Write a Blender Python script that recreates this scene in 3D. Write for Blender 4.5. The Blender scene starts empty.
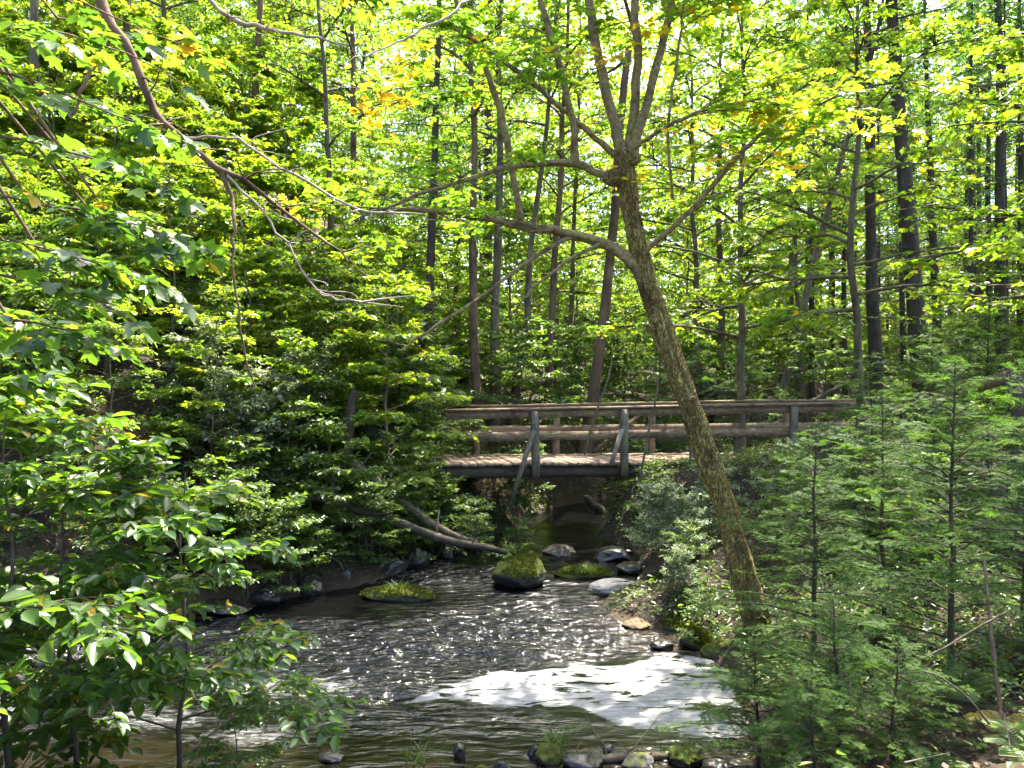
import bpy, math
import numpy as np
from mathutils import Vector, Matrix, Euler

rng = np.random.default_rng(11)
scene = bpy.context.scene
COL = scene.collection
F_PX, HZ, CAMZ = 780.0, 376.0, 2.9
R = math.radians


def at(px, py, Y):
    return np.array([(px - 512) / F_PX * Y, Y, CAMZ - (py - HZ) / F_PX * Y])


def sstep(a, b, x):
    t = np.clip((np.asarray(x, float) - a) / (b - a), 0, 1)
    return t * t * (3 - 2 * t)


class Noise3:
    def __init__(self, seed, n=24, lo=2, hi=6):
        r = np.random.default_rng(seed)
        self.k = unit(r.normal(0, 1, (n, 3))) * np.exp(r.uniform(np.log(lo), np.log(hi), n))[:, None]
        self.ph = r.uniform(0, 6.28, n); self.am = (lo / np.linalg.norm(self.k, axis=1)) ** 0.7
        self.am /= np.sqrt((self.am ** 2).sum() / 2)

    def __call__(self, P):
        return (np.sin(P @ self.k.T + self.ph) * self.am).sum(1)


class SineNoise:
    def __init__(self, seed, n=24, lo=0.5, hi=2.0, aniso=(1, 1)):
        r = np.random.default_rng(seed)
        a = r.uniform(0, 2 * np.pi, n)
        k = np.exp(r.uniform(np.log(lo), np.log(hi), n))
        self.kx, self.ky = k * np.cos(a) * aniso[0], k * np.sin(a) * aniso[1]
        self.ph = r.uniform(0, 6.28, n)
        self.am = (lo / k) ** 0.6
        self.am /= np.sqrt((self.am ** 2).sum() / 2)

    def __call__(self, x, y):
        x = np.asarray(x, float); y = np.asarray(y, float)
        s = np.zeros(np.broadcast(x, y).shape)
        for i in range(len(self.kx)):
            s = s + self.am[i] * np.sin(x * self.kx[i] + y * self.ky[i] + self.ph[i])
        return s


# ------------------------------------------------------------------ materials
def new_mat(name):
    m = bpy.data.materials.new(name)
    m.use_nodes = True
    nt = m.node_tree
    nt.nodes.clear()
    return m, nt, nt.nodes, nt.links


def ramp(nodes, stops):
    r = nodes.new('ShaderNodeValToRGB')
    e = r.color_ramp.elements
    while len(e) < len(stops):
        e.new(0.5)
    for i, (p, c) in enumerate(stops):
        e[i].position = p
        e[i].color = (*c, 1)
    return r


def leaf_mat(name, refl, trans, fac=0.5, rough=0.4, spec=0.5):
    """refl / trans: colour stops over the per-leaf random value 'tint'"""
    m, nt, N, L = new_mat(name)
    a = N.new('ShaderNodeAttribute'); a.attribute_name = 'tint'
    r1 = ramp(N, refl); r2 = ramp(N, trans)
    L.new(a.outputs['Fac'], r1.inputs[0]); L.new(a.outputs['Fac'], r2.inputs[0])
    p = N.new('ShaderNodeBsdfPrincipled')
    p.inputs['Roughness'].default_value = rough
    p.inputs['Specular IOR Level'].default_value = spec
    t = N.new('ShaderNodeBsdfTranslucent')
    L.new(r1.outputs[0], p.inputs['Base Color']); L.new(r2.outputs[0], t.inputs['Color'])
    mx = N.new('ShaderNodeMixShader'); mx.inputs[0].default_value = fac
    L.new(p.outputs[0], mx.inputs[1]); L.new(t.outputs[0], mx.inputs[2])
    o = N.new('ShaderNodeOutputMaterial')
    L.new(mx.outputs[0], o.inputs['Surface'])
    return m


def surf_mat(name, stops, scale=4, stretch=(1, 1, 1), rough=0.85, bump=0.5, bdist=0.02, detail=8, spec=0.3,
             moss=None, moss_lo=0.3, moss_hi=0.75, voro=None, patch=None):
    m, nt, N, L = new_mat(name)
    tc = N.new('ShaderNodeTexCoord')
    mp = N.new('ShaderNodeMapping')
    mp.inputs['Scale'].default_value = stretch
    L.new(tc.outputs['Object'], mp.inputs[0])
    n1 = N.new('ShaderNodeTexNoise'); n1.inputs['Scale'].default_value = scale; n1.inputs['Detail'].default_value = detail
    n1.inputs['Roughness'].default_value = 0.65
    L.new(mp.outputs[0], n1.inputs['Vector'])
    r = ramp(N, stops)
    L.new(n1.outputs['Fac'], r.inputs[0])
    colour = r.outputs[0]
    h = n1.outputs['Fac']
    if voro:
        v = N.new('ShaderNodeTexVoronoi'); v.feature = 'DISTANCE_TO_EDGE'; v.inputs['Scale'].default_value = voro
        # warp for ridged bark
        n3 = N.new('ShaderNodeTexNoise'); n3.inputs['Scale'].default_value = scale * 2
        L.new(mp.outputs[0], n3.inputs['Vector'])
        mv = N.new('ShaderNodeMixRGB'); mv.blend_type = 'LINEAR_LIGHT'; mv.inputs[0].default_value = 0.15
        L.new(mp.outputs[0], mv.inputs[1]); L.new(n3.outputs['Color'], mv.inputs[2])
        L.new(mv.outputs[0], v.inputs['Vector'])
        mr = N.new('ShaderNodeMapRange'); mr.inputs[1].default_value = 0; mr.inputs[2].default_value = 0.3
        L.new(v.outputs['Distance'], mr.inputs[0])
        ad = N.new('ShaderNodeMath'); ad.operation = 'MULTIPLY_ADD'; ad.inputs[1].default_value = 0.5
        L.new(mr.outputs[0], ad.inputs[0]); L.new(n1.outputs['Fac'], ad.inputs[2])
        h = ad.outputs[0]
        mc = N.new('ShaderNodeMixRGB'); mc.blend_type = 'MULTIPLY'; mc.inputs[0].default_value = 1
        rr = ramp(N, [(0, (0.2, 0.17, 0.15)), (0.6, (1, 1, 1))])
        L.new(mr.outputs[0], rr.inputs[0])
        L.new(colour, mc.inputs[1]); L.new(rr.outputs[0], mc.inputs[2])
        colour = mc.outputs[0]
    if patch:
        n4 = N.new('ShaderNodeTexNoise'); n4.inputs['Scale'].default_value = patch; n4.inputs['Detail'].default_value = 6
        n4.inputs['Roughness'].default_value = 0.7
        L.new(tc.outputs['Object'], n4.inputs['Vector'])
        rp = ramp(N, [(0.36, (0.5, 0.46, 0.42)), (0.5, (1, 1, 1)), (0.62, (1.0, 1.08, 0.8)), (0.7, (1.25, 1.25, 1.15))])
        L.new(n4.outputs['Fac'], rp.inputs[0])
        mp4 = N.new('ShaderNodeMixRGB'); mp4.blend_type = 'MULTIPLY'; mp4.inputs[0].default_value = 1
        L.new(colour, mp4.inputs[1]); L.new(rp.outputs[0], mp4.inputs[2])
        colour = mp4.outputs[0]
    if moss:
        g = N.new('ShaderNodeNewGeometry')
        sx = N.new('ShaderNodeSeparateXYZ'); L.new(g.outputs['Normal'], sx.inputs[0])
        n2 = N.new('ShaderNodeTexNoise'); n2.inputs['Scale'].default_value = scale * 0.9; n2.inputs['Detail'].default_value = 5
        L.new(tc.outputs['Object'], n2.inputs['Vector'])
        ma = N.new('ShaderNodeMath'); ma.operation = 'MULTIPLY_ADD'; ma.inputs[1].default_value = 1.2
        L.new(n2.outputs['Fac'], ma.inputs[0]); L.new(sx.outputs['Z'], ma.inputs[2])
        sb = N.new('ShaderNodeMath'); sb.operation = 'SUBTRACT'; sb.inputs[1].default_value = 0.6
        L.new(ma.outputs[0], sb.inputs[0])
        mr2 = N.new('ShaderNodeMapRange'); mr2.interpolation_type = 'SMOOTHSTEP'
        mr2.inputs[1].default_value = moss_lo; mr2.inputs[2].default_value = moss_hi
        L.new(sb.outputs[0], mr2.inputs[0])
        rm = ramp(N, [(0.3, moss[0]), (0.7, moss[1])])
        L.new(n1.outputs['Fac'], rm.inputs[0])
        mm = N.new('ShaderNodeMixRGB'); L.new(mr2.outputs[0], mm.inputs[0])
        L.new(colour, mm.inputs[1]); L.new(rm.outputs[0], mm.inputs[2])
        colour = mm.outputs[0]
    p = N.new('ShaderNodeBsdfPrincipled')
    p.inputs['Roughness'].default_value = rough
    p.inputs['Specular IOR Level'].default_value = spec
    L.new(colour, p.inputs['Base Color'])
    b = N.new('ShaderNodeBump'); b.inputs['Strength'].default_value = bump; b.inputs['Distance'].default_value = bdist
    L.new(h, b.inputs['Height']); L.new(b.outputs[0], p.inputs['Normal'])
    o = N.new('ShaderNodeOutputMaterial'); L.new(p.outputs[0], o.inputs[0])
    return m


GREEN_R = [(0.0, (0.025, 0.06, 0.015)), (0.55, (0.055, 0.11, 0.02)), (0.9, (0.09, 0.14, 0.025)), (0.985, (0.28, 0.2, 0.02))]
GREEN_T = [(0.0, (0.08, 0.19, 0.015)), (0.55, (0.22, 0.42, 0.02)), (0.9, (0.42, 0.55, 0.02)), (0.985, (0.75, 0.5, 0.03))]
M = {}
M['leaf_near'] = leaf_mat('broad_leaf', GREEN_R, GREEN_T, 0.42, 0.36, 0.55)
M['leaf_maple'] = leaf_mat('maple_leaf', [(0, (0.03, 0.065, 0.012)), (0.5, (0.05, 0.095, 0.014)), (0.9, (0.09, 0.13, 0.018)), (0.985, (0.35, 0.23, 0.02))],
                           [(0, (0.14, 0.29, 0.015)), (0.5, (0.24, 0.44, 0.02)), (0.9, (0.43, 0.57, 0.02)), (0.985, (0.85, 0.52, 0.02))], 0.55, 0.42, 0.45)
M['leaf_sapling'] = leaf_mat('sapling_leaf', [(0, (0.035, 0.075, 0.016)), (0.5, (0.07, 0.13, 0.022)), (0.9, (0.11, 0.165, 0.028)), (0.985, (0.32, 0.23, 0.02))],
                             [(0, (0.13, 0.27, 0.015)), (0.5, (0.31, 0.5, 0.02)), (0.9, (0.52, 0.62, 0.02)), (0.985, (0.8, 0.52, 0.03))], 0.48, 0.38, 0.5)
M['leaf_far'] = leaf_mat('forest_leaf', [(0, (0.04, 0.075, 0.018)), (0.5, (0.065, 0.11, 0.02)), (0.9, (0.11, 0.15, 0.025)), (0.98, (0.22, 0.17, 0.03))],
                         [(0, (0.16, 0.3, 0.02)), (0.5, (0.26, 0.45, 0.03)), (0.9, (0.46, 0.6, 0.03)), (0.98, (0.8, 0.55, 0.04))], 0.55, 0.45, 0.45)
M['yellow'] = leaf_mat('autumn_leaf', [(0, (0.35, 0.26, 0.02)), (1, (0.45, 0.24, 0.02))], [(0, (0.85, 0.7, 0.03)), (1, (0.9, 0.5, 0.02))], 0.55, 0.5, 0.3)
M['needle'] = leaf_mat('hemlock_needle', [(0, (0.022, 0.065, 0.014)), (0.6, (0.052, 0.12, 0.02)), (1, (0.11, 0.165, 0.025))],
                       [(0, (0.04, 0.11, 0.015)), (0.6, (0.12, 0.26, 0.025)), (1, (0.28, 0.43, 0.04))], 0.42, 0.55, 0.12)
M['herb'] = leaf_mat('herb_leaf', [(0, (0.035, 0.075, 0.02)), (0.6, (0.07, 0.12, 0.025)), (1, (0.13, 0.16, 0.04))],
                     [(0, (0.1, 0.2, 0.02)), (0.6, (0.22, 0.36, 0.03)), (1, (0.4, 0.45, 0.05))], 0.42, 0.4, 0.5)
M['pale_herb'] = leaf_mat('pale_leaf', [(0, (0.07, 0.11, 0.05)), (0.6, (0.13, 0.18, 0.08)), (1, (0.42, 0.44, 0.33))],
                          [(0, (0.12, 0.2, 0.05)), (0.6, (0.25, 0.34, 0.1)), (1, (0.5, 0.5, 0.3))], 0.4, 0.42, 0.5)
M['litter'] = leaf_mat('dead_leaf', [(0, (0.03, 0.02, 0.012)), (0.7, (0.075, 0.045, 0.024)), (1, (0.2, 0.12, 0.05))],
                       [(0, (0.03, 0.015, 0.006)), (1, (0.2, 0.1, 0.03))], 0.2, 0.6, 0.3)
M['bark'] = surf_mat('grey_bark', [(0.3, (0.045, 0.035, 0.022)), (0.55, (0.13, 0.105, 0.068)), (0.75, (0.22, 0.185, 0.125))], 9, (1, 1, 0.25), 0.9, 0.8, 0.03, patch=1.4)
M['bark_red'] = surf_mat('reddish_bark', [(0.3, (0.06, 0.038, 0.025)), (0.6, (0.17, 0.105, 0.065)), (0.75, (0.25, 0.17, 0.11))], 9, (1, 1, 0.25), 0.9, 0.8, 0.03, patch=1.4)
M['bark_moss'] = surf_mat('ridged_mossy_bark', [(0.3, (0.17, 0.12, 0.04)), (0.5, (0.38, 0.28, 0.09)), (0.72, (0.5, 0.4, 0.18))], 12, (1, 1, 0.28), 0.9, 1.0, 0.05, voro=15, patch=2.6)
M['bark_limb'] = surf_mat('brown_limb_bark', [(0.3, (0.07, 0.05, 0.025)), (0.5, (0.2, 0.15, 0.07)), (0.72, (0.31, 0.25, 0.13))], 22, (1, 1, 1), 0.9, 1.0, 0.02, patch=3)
M['bark_pale'] = surf_mat('pale_dead_wood', [(0.3, (0.17, 0.13, 0.1)), (0.6, (0.36, 0.29, 0.23)), (0.8, (0.5, 0.43, 0.36))], 14, (1, 1, 0.4), 0.8, 0.4, 0.01)
M['bark_dark'] = surf_mat('dark_conifer_bark', [(0.3, (0.024, 0.019, 0.013)), (0.6, (0.066, 0.053, 0.036)), (0.78, (0.13, 0.107, 0.075))], 10, (1, 1, 0.3), 0.9, 0.7, 0.03)
M['twig'] = surf_mat('twig_bark', [(0.3, (0.05, 0.036, 0.026)), (0.7, (0.13, 0.1, 0.075))], 20, (1, 1, 1), 0.8, 0.2, 0.005)
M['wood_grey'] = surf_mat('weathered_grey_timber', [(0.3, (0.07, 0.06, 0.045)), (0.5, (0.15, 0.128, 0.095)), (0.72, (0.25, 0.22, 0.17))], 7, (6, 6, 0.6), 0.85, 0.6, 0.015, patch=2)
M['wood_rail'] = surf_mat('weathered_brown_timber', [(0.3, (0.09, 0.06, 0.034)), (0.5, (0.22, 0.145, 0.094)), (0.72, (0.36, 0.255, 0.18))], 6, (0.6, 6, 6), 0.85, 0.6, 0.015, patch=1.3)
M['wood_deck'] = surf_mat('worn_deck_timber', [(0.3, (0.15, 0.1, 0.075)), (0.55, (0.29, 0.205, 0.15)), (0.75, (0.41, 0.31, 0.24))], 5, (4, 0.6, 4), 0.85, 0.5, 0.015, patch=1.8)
M['wood_beam'] = surf_mat('dark_log_timber', [(0.3, (0.035, 0.027, 0.02)), (0.6, (0.09, 0.068, 0.05)), (0.78, (0.15, 0.115, 0.085))], 6, (0.5, 5, 5), 0.9, 0.5, 0.02)
MOSS = ((0.03, 0.04, 0.006), (0.11, 0.12, 0.014))
M['fern_yellow'] = leaf_mat('yellowing_fern', [(0, (0.16, 0.15, 0.03)), (1, (0.3, 0.24, 0.05))], [(0, (0.3, 0.28, 0.03)), (1, (0.5, 0.4, 0.06))], 0.4, 0.5, 0.3)
M['rock'] = surf_mat('grey_rock', [(0.3, (0.05, 0.046, 0.042)), (0.55, (0.13, 0.12, 0.11)), (0.75, (0.25, 0.24, 0.22))], 13, (1, 1, 1), 0.8, 0.6, 0.03, moss=MOSS, moss_lo=0.75, moss_hi=1.1)
M['rock_moss'] = surf_mat('mossy_rock', [(0.3, (0.035, 0.03, 0.025)), (0.6, (0.09, 0.08, 0.07))], 13, (1, 1, 1), 0.9, 0.9, 0.04, moss=MOSS, moss_lo=0.0, moss_hi=0.35)
M['moss'] = leaf_mat('moss_tuft', [(0, (0.02, 0.03, 0.006)), (0.5, (0.06, 0.075, 0.01)), (1, (0.14, 0.15, 0.02))], [(0, (0.04, 0.06, 0.005)), (1, (0.25, 0.28, 0.02))], 0.3, 0.8, 0.1)
M['rock_pale'] = surf_mat('pale_rock', [(0.3, (0.3, 0.25, 0.2)), (0.7, (0.55, 0.48, 0.4))], 13, (1, 1, 1), 0.8, 0.4, 0.02)  # pale stone with sunlit warmth put into its base colour
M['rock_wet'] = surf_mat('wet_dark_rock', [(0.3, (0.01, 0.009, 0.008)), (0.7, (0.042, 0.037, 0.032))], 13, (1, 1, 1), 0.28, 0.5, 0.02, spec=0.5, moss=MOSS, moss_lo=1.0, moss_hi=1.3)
M['rock_dark'] = surf_mat('dark_ledge_rock', [(0.3, (0.02, 0.018, 0.016)), (0.7, (0.085, 0.08, 0.075))], 4, (1, 1, 1), 0.9, 0.9, 0.06, moss=MOSS, moss_lo=0.4, moss_hi=0.9)
M['rock_ochre'] = surf_mat('ochre_rock', [(0.3, (0.05, 0.035, 0.02)), (0.7, (0.17, 0.12, 0.07))], 13, (1, 1, 1), 0.8, 0.6, 0.02, moss=MOSS, moss_lo=0.9, moss_hi=1.2)
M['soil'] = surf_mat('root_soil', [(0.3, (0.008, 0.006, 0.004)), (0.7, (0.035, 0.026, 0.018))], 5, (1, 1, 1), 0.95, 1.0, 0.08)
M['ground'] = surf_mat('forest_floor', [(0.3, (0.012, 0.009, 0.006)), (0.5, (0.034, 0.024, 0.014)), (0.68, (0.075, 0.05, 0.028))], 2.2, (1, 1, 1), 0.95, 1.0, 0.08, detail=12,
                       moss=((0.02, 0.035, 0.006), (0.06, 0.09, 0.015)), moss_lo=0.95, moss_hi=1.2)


# ------------------------------------------------------------------ mesh helpers
class MB:
    def __init__(self):
        self.V, self.F, self.T, self.n = [], [], [], 0

    def add(self, V, faces, tint=0.5):
        """faces: list of (M,k) int arrays"""
        V = np.asarray(V, float)
        for f in faces:
            f = np.asarray(f, int)
            self.F.append(f + self.n)
            self.T.append(np.broadcast_to(np.asarray(tint, float), (len(f),)) if np.ndim(tint) == 0 or len(np.atleast_1d(tint)) == len(f) else np.full(len(f), 0.5))
        self.V.append(V); self.n += len(V)

    def mesh(self, name, mat, smooth=True):
        V = np.concatenate(self.V)
        me = bpy.data.meshes.new(name)
        me.vertices.add(len(V)); me.vertices.foreach_set('co', V.astype(np.float32).ravel())
        loops = np.concatenate([f.ravel() for f in self.F])
        tot = np.concatenate([np.full(len(f), f.shape[1]) for f in self.F])
        start = np.concatenate([[0], np.cumsum(tot)[:-1]])
        me.loops.add(len(loops)); me.loops.foreach_set('vertex_index', loops.astype(np.int32))
        me.polygons.add(len(tot)); me.polygons.foreach_set('loop_start', start.astype(np.int32))
        try:
            me.polygons.foreach_set('loop_total', tot.astype(np.int32))
        except Exception:
            pass
        at_ = me.attributes.new('tint', 'FLOAT', 'FACE')
        at_.data.foreach_set('value', np.concatenate(self.T).astype(np.float32))
        me.update(calc_edges=True)
        me.validate()
        if smooth:
            me.polygons.foreach_set('use_smooth', np.ones(len(me.polygons), bool))
        me.materials.append(mat)
        return me

    def build(self, name, mat, parent=None, smooth=True, loc=None):
        o = bpy.data.objects.new(name, self.mesh(name, mat, smooth))
        COL.objects.link(o)
        if parent is not None:
            o.parent = parent
        if loc is not None:
            o.location = Vector(loc)
        return o


def unit(v):
    v = np.asarray(v, float)
    return v / np.maximum(np.linalg.norm(v, axis=-1, keepdims=True), 1e-9)


def smooth_path(P, n):
    """Catmull-Rom through P (k,d) -> n points"""
    P = np.asarray(P, float)
    if len(P) == 2:
        t = np.linspace(0, 1, n)[:, None]
        return P[0] * (1 - t) + P[1] * t
    Q = np.vstack([2 * P[0] - P[1], P, 2 * P[-1] - P[-2]])
    u = np.linspace(0, len(P) - 1 - 1e-6, n)
    i = u.astype(int); t = (u - i)[:, None]
    a, b, c, d = Q[i], Q[i + 1], Q[i + 2], Q[i + 3]
    return 0.5 * (2 * b + (c - a) * t + (2 * a - 5 * b + 4 * c - d) * t ** 2 + (3 * b - a - 3 * c + d) * t ** 3)


def tube(mb, P, r, sides=6, rough=0.0, tint=0.5, cap=True):
    P = np.asarray(P, float); n = len(P)
    r = np.broadcast_to(np.asarray(r, float), (n,))
    T = np.gradient(P, axis=0); T = unit(T)
    ref = np.array([0, 0, 1.0]) if abs(T[:, 2]).mean() < 0.8 else np.array([1.0, 0, 0])
    U = unit(np.cross(T, ref)); W = np.cross(T, U)
    a = np.linspace(0, 2 * np.pi, sides, endpoint=False)
    rr = r[:, None] * (1 + (rng.normal(0, rough, (n, sides)) if rough else 0))
    V = P[:, None, :] + rr[..., None] * (np.cos(a)[None, :, None] * U[:, None, :] + np.sin(a)[None, :, None] * W[:, None, :])
    idx = np.arange(n * sides).reshape(n, sides)
    A = idx[:-1]; B = idx[1:]
    f = np.stack([A, np.roll(A, -1, 1), np.roll(B, -1, 1), B], -1).reshape(-1, 4)
    faces = [f]
    mb.add(V.reshape(-1, 3), faces, tint)
    if cap:
        V0 = V[0]; V1 = V[-1]
        mb.add(V0, [np.arange(sides)[None, ::-1]], tint); mb.add(V1, [np.arange(sides)[None, :]], tint)


def ridged_tube(mb, P, r, sides, depth, flare=0.0):
    """trunk with long bark ridges, furrows and knobs as real relief"""
    n = len(P); start = sum(len(v) for v in mb.V)
    tube(mb, P, r, sides, cap=False)
    V = mb.V[-1].reshape(n, sides, 3)
    a = np.linspace(0, 2 * np.pi, sides, endpoint=False)[None]; L_ = np.concatenate([[0], np.cumsum(np.linalg.norm(np.diff(P, axis=0), axis=1))])[:, None]
    sc = 0.12 / max(r.mean(), 0.03)
    n1, n2, n3 = SineNoise(301, 30, 5, 16, (1, 1)), SineNoise(302, 24, 8, 26), SineNoise(303, 14, 1.5, 4)
    cx, sx = np.cos(a) * 1.2, np.sin(a) * 1.2
    rid = np.abs(n1(cx / min(sc, 2) + 0 * L_, sx / min(sc, 2) + L_ * 0.45)); rid = np.minimum(rid, 0.9)
    d = np.minimum(depth, 0.2 * r[:, None]) * (rid * 1.2 - 0.8 + 0.25 * n2(cx, sx + L_) ) + depth * 0.8 * np.maximum(n3(cx, sx + L_ * 1.4) - 1.2, 0)
    lobes = flare * np.exp(-L_ / 0.28) * (0.6 + 0.4 * np.cos(4 * a + 0.7))
    mul = 1 + (d / r[:, None]) + lobes
    mb.V[-1] = (P[:, None] + (V - P[:, None]) * mul[..., None]).reshape(-1, 3)


def sticks(mb, A, B, ra, rb, tint=0.5):
    """many 3-sided straight twigs"""
    A = np.asarray(A, float); B = np.asarray(B, float); m = len(A)
    if m == 0:
        return
    T = unit(B - A)
    ref = np.where(np.abs(T[:, 2:3]) < 0.9, np.array([[0, 0, 1.0]]), np.array([[1.0, 0, 0]]))
    U = unit(np.cross(T, ref)); W = np.cross(T, U)
    V = np.zeros((m, 6, 3))
    for k in range(3):
        a = 2 * np.pi * k / 3
        o = math.cos(a) * U + math.sin(a) * W
        V[:, k] = A + o * np.reshape(ra, (-1, 1)); V[:, 3 + k] = B + o * np.reshape(rb, (-1, 1))
    base = (np.arange(m) * 6)[:, None]
    f = np.concatenate([base + np.array([[k, (k + 1) % 3, 3 + (k + 1) % 3, 3 + k]]) for k in range(3)])
    mb.add(V.reshape(-1, 3), [f], tint)


def box(mb, c, sx, sy, sz, ax=None, jitter=0.0):
    """box centred at c, half sizes along the axes ax (3,3 rows)"""
    ax = np.eye(3) if ax is None else np.asarray(ax, float)
    s = np.array([[-1, -1, -1], [1, -1, -1], [1, 1, -1], [-1, 1, -1], [-1, -1, 1], [1, -1, 1], [1, 1, 1], [-1, 1, 1]], float)
    V = np.asarray(c, float) + (s * np.array([sx, sy, sz])) @ ax
    if jitter:
        V = V + rng.normal(0, jitter, V.shape)
    mb.add(V, [np.array([[0, 3, 2, 1], [4, 5, 6, 7], [0, 1, 5, 4], [1, 2, 6, 5], [2, 3, 7, 6], [3, 0, 4, 7]])])


def beam(mb, A, B, w, h, up=(0, 0, 1), seg=1, bend=0.0):
    """squared timber from A to B (w across, h along 'up')"""
    A = np.asarray(A, float); B = np.asarray(B, float)
    x = unit(B - A); y = unit(np.cross(np.asarray(up, float), x)); z = np.cross(x, y)
    n = max(seg, 1)
    pts = [A + (B - A) * i / n for i in range(n + 1)]
    V = []
    for i, p in enumerate(pts):
        o = z * bend * math.sin(i / n * math.pi * 1.0) + y * rng.normal(0, 0.004) + z * rng.normal(0, 0.004) * (n > 1)
        for sy, sz in ((-1, -1), (1, -1), (1, 1), (-1, 1)):
            V.append(p + o + y * sy * w / 2 + z * sz * h / 2)
    V = np.array(V)
    f = []
    for i in range(n):
        a = i * 4; b = a + 4
        for k in range(4):
            f.append([a + k, a + (k + 1) % 4, b + (k + 1) % 4, b + k])
    f.append([3, 2, 1, 0]); e = n * 4; f.append([e, e + 1, e + 2, e + 3])
    mb.add(V, [np.array(f)])


# leaf templates: verts (u along, v across, w up), faces = list of index lists
OVATE = (np.array([[0, 0, 0], [.2, .2, .05], [.52, .29, .07], [.82, .16, -.02], [1, 0, -.2], [.82, -.16, -.02], [.52, -.29, .07], [.2, -.2, .05]]),
         [[0, 4, 3, 2, 1], [0, 7, 6, 5, 4]])
LONG = (np.array([[0, 0, 0], [.3, .13, .03], [.65, .12, .02], [1, 0, -.12], [.65, -.12, .02], [.3, -.13, .03]]),
        [[0, 3, 2, 1], [0, 5, 4, 3]])
MAPLE = (np.array([[0, 0, 0], [-.06, .2, .03], [.1, .44, .02], [.22, .24, .06], [.52, .5, 0], [.56, .2, .06], [.76, .2, .02], [1, 0, -.06],
                   [.76, -.2, .02], [.56, -.2, .06], [.52, -.5, 0], [.22, -.24, .06], [.1, -.44, .02], [-.06, -.2, .03]]),
         [[0, 7, 6, 5, 4, 3, 2, 1], [0, 13, 12, 11, 10, 9, 8, 7]])
DIAM = (np.array([[0, 0, 0], [.45, .33, .06], [1, 0, -.05], [.45, -.33, .06]]), [[0, 2, 1], [0, 3, 2]])
FERN = (LONG[0] * np.array([1, 0.5, 1]), LONG[1])
NEED = (np.array([[0, -.16, 0], [1, 0, 0], [0, .16, 0]]), [[0, 1, 2]])


def place(mb, tmpl, pos, axis, normal, size, tint):
    V0, FS = tmpl
    m = len(pos)
    if m == 0:
        return
    axis = unit(axis)
    side = unit(np.cross(normal, axis)); nn = np.cross(axis, side)
    size = np.broadcast_to(np.asarray(size, float), (m,))
    V = (V0[None, :, 0, None] * axis[:, None] + V0[None, :, 1, None] * side[:, None] + V0[None, :, 2, None] * nn[:, None]) * size[:, None, None]
    V = V + np.asarray(pos)[:, None]
    base = (np.arange(m) * len(V0))[:, None]
    tint = np.broadcast_to(np.asarray(tint, float), (m,))
    mb.V.append(V.reshape(-1, 3))
    for f in FS:
        mb.F.append(base + np.array([f]) + mb.n)
        mb.T.append(tint)
    mb.n += m * len(V0)


def leaf_tints(m, mean=0.45, sd=0.2, yellow=0.012):
    t = np.clip(rng.normal(mean, sd, m), 0, 0.93)
    t[rng.random(m) < yellow] = 1.0
    return t


def foliage_on(wood, leaves, P, leaf, twig_len, nt, K, tmpl, start=0.2, tilt=0.3, tint=0.45, yellow=0.012, twig_r=0.003, droop=0.12):
    P = np.asarray(P, float)
    n = len(P)
    t = np.sort(rng.uniform(start, 1.0, nt)); t[-1] = 1.0
    u = t * (n - 1); i = np.minimum(u.astype(int), n - 2); f = (u - i)[:, None]
    base = P[i] * (1 - f) + P[i + 1] * f
    d = unit(P[i + 1] - P[i])
    up = unit(np.array([0, 0, 1.0]) + rng.normal(0, tilt * 0.5, (nt, 3)))
    lat = unit(np.cross(d, up))
    sg = np.where(np.arange(nt) % 2 == 0, 1.0, -1.0)[:, None]
    a = np.radians(rng.normal(50, 13, nt))[:, None]
    a[-1] = 0
    td = unit(d * np.cos(a) + lat * sg * np.sin(a) + np.array([0, 0, -droop]) * rng.random((nt, 1)))
    L = twig_len * (1 - 0.55 * t) * rng.uniform(0.6, 1.15, nt)
    if wood is not None:
        sticks(wood, base, base + td * L[:, None], np.full(nt, twig_r), np.full(nt, twig_r * 0.4))
    s = (np.arange(K) + 0.7) / K
    pos = base[:, None] + td[:, None] * (L[:, None] * s[None])[..., None]
    tl = unit(np.cross(td, up))
    alt = np.where(np.arange(K) % 2 == 0, 1.0, -1.0)
    ax = td[:, None] * 0.55 + tl[:, None] * alt[None, :, None] * 0.85
    ax[:, -1] = td
    ax = ax + rng.normal(0, 0.22, ax.shape) + np.array([0, 0, -0.12])
    nm = up[:, None] + rng.normal(0, tilt, ax.shape)
    m = nt * K
    pos = pos.reshape(m, 3) + rng.normal(0, leaf * 0.12, (m, 3))
    sz = leaf * np.clip(rng.normal(0.85, 0.22, m), 0.35, 1.3)
    bt = rng.normal(tint, 0.09)
    place(leaves, tmpl, pos, ax.reshape(m, 3), nm.reshape(m, 3), sz, leaf_tints(m, bt, 0.16, yellow))


def branch_path(p0, az, elev, L, n=7, flat=0.5, droop=0.0, wob=0.05):
    """path starting at p0; elevation eases toward flat*elev and then droops"""
    pts = [np.asarray(p0, float)]
    for k in range(n - 1):
        s = k / (n - 1)
        e = elev * (1 - (1 - flat) * s) - droop * s
        az += rng.normal(0, wob * 2); e += rng.normal(0, wob)
        pts.append(pts[-1] + L / (n - 1) * np.array([math.cos(az) * math.cos(e), math.sin(az) * math.cos(e), math.sin(e)]))
    return np.array(pts)


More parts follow.
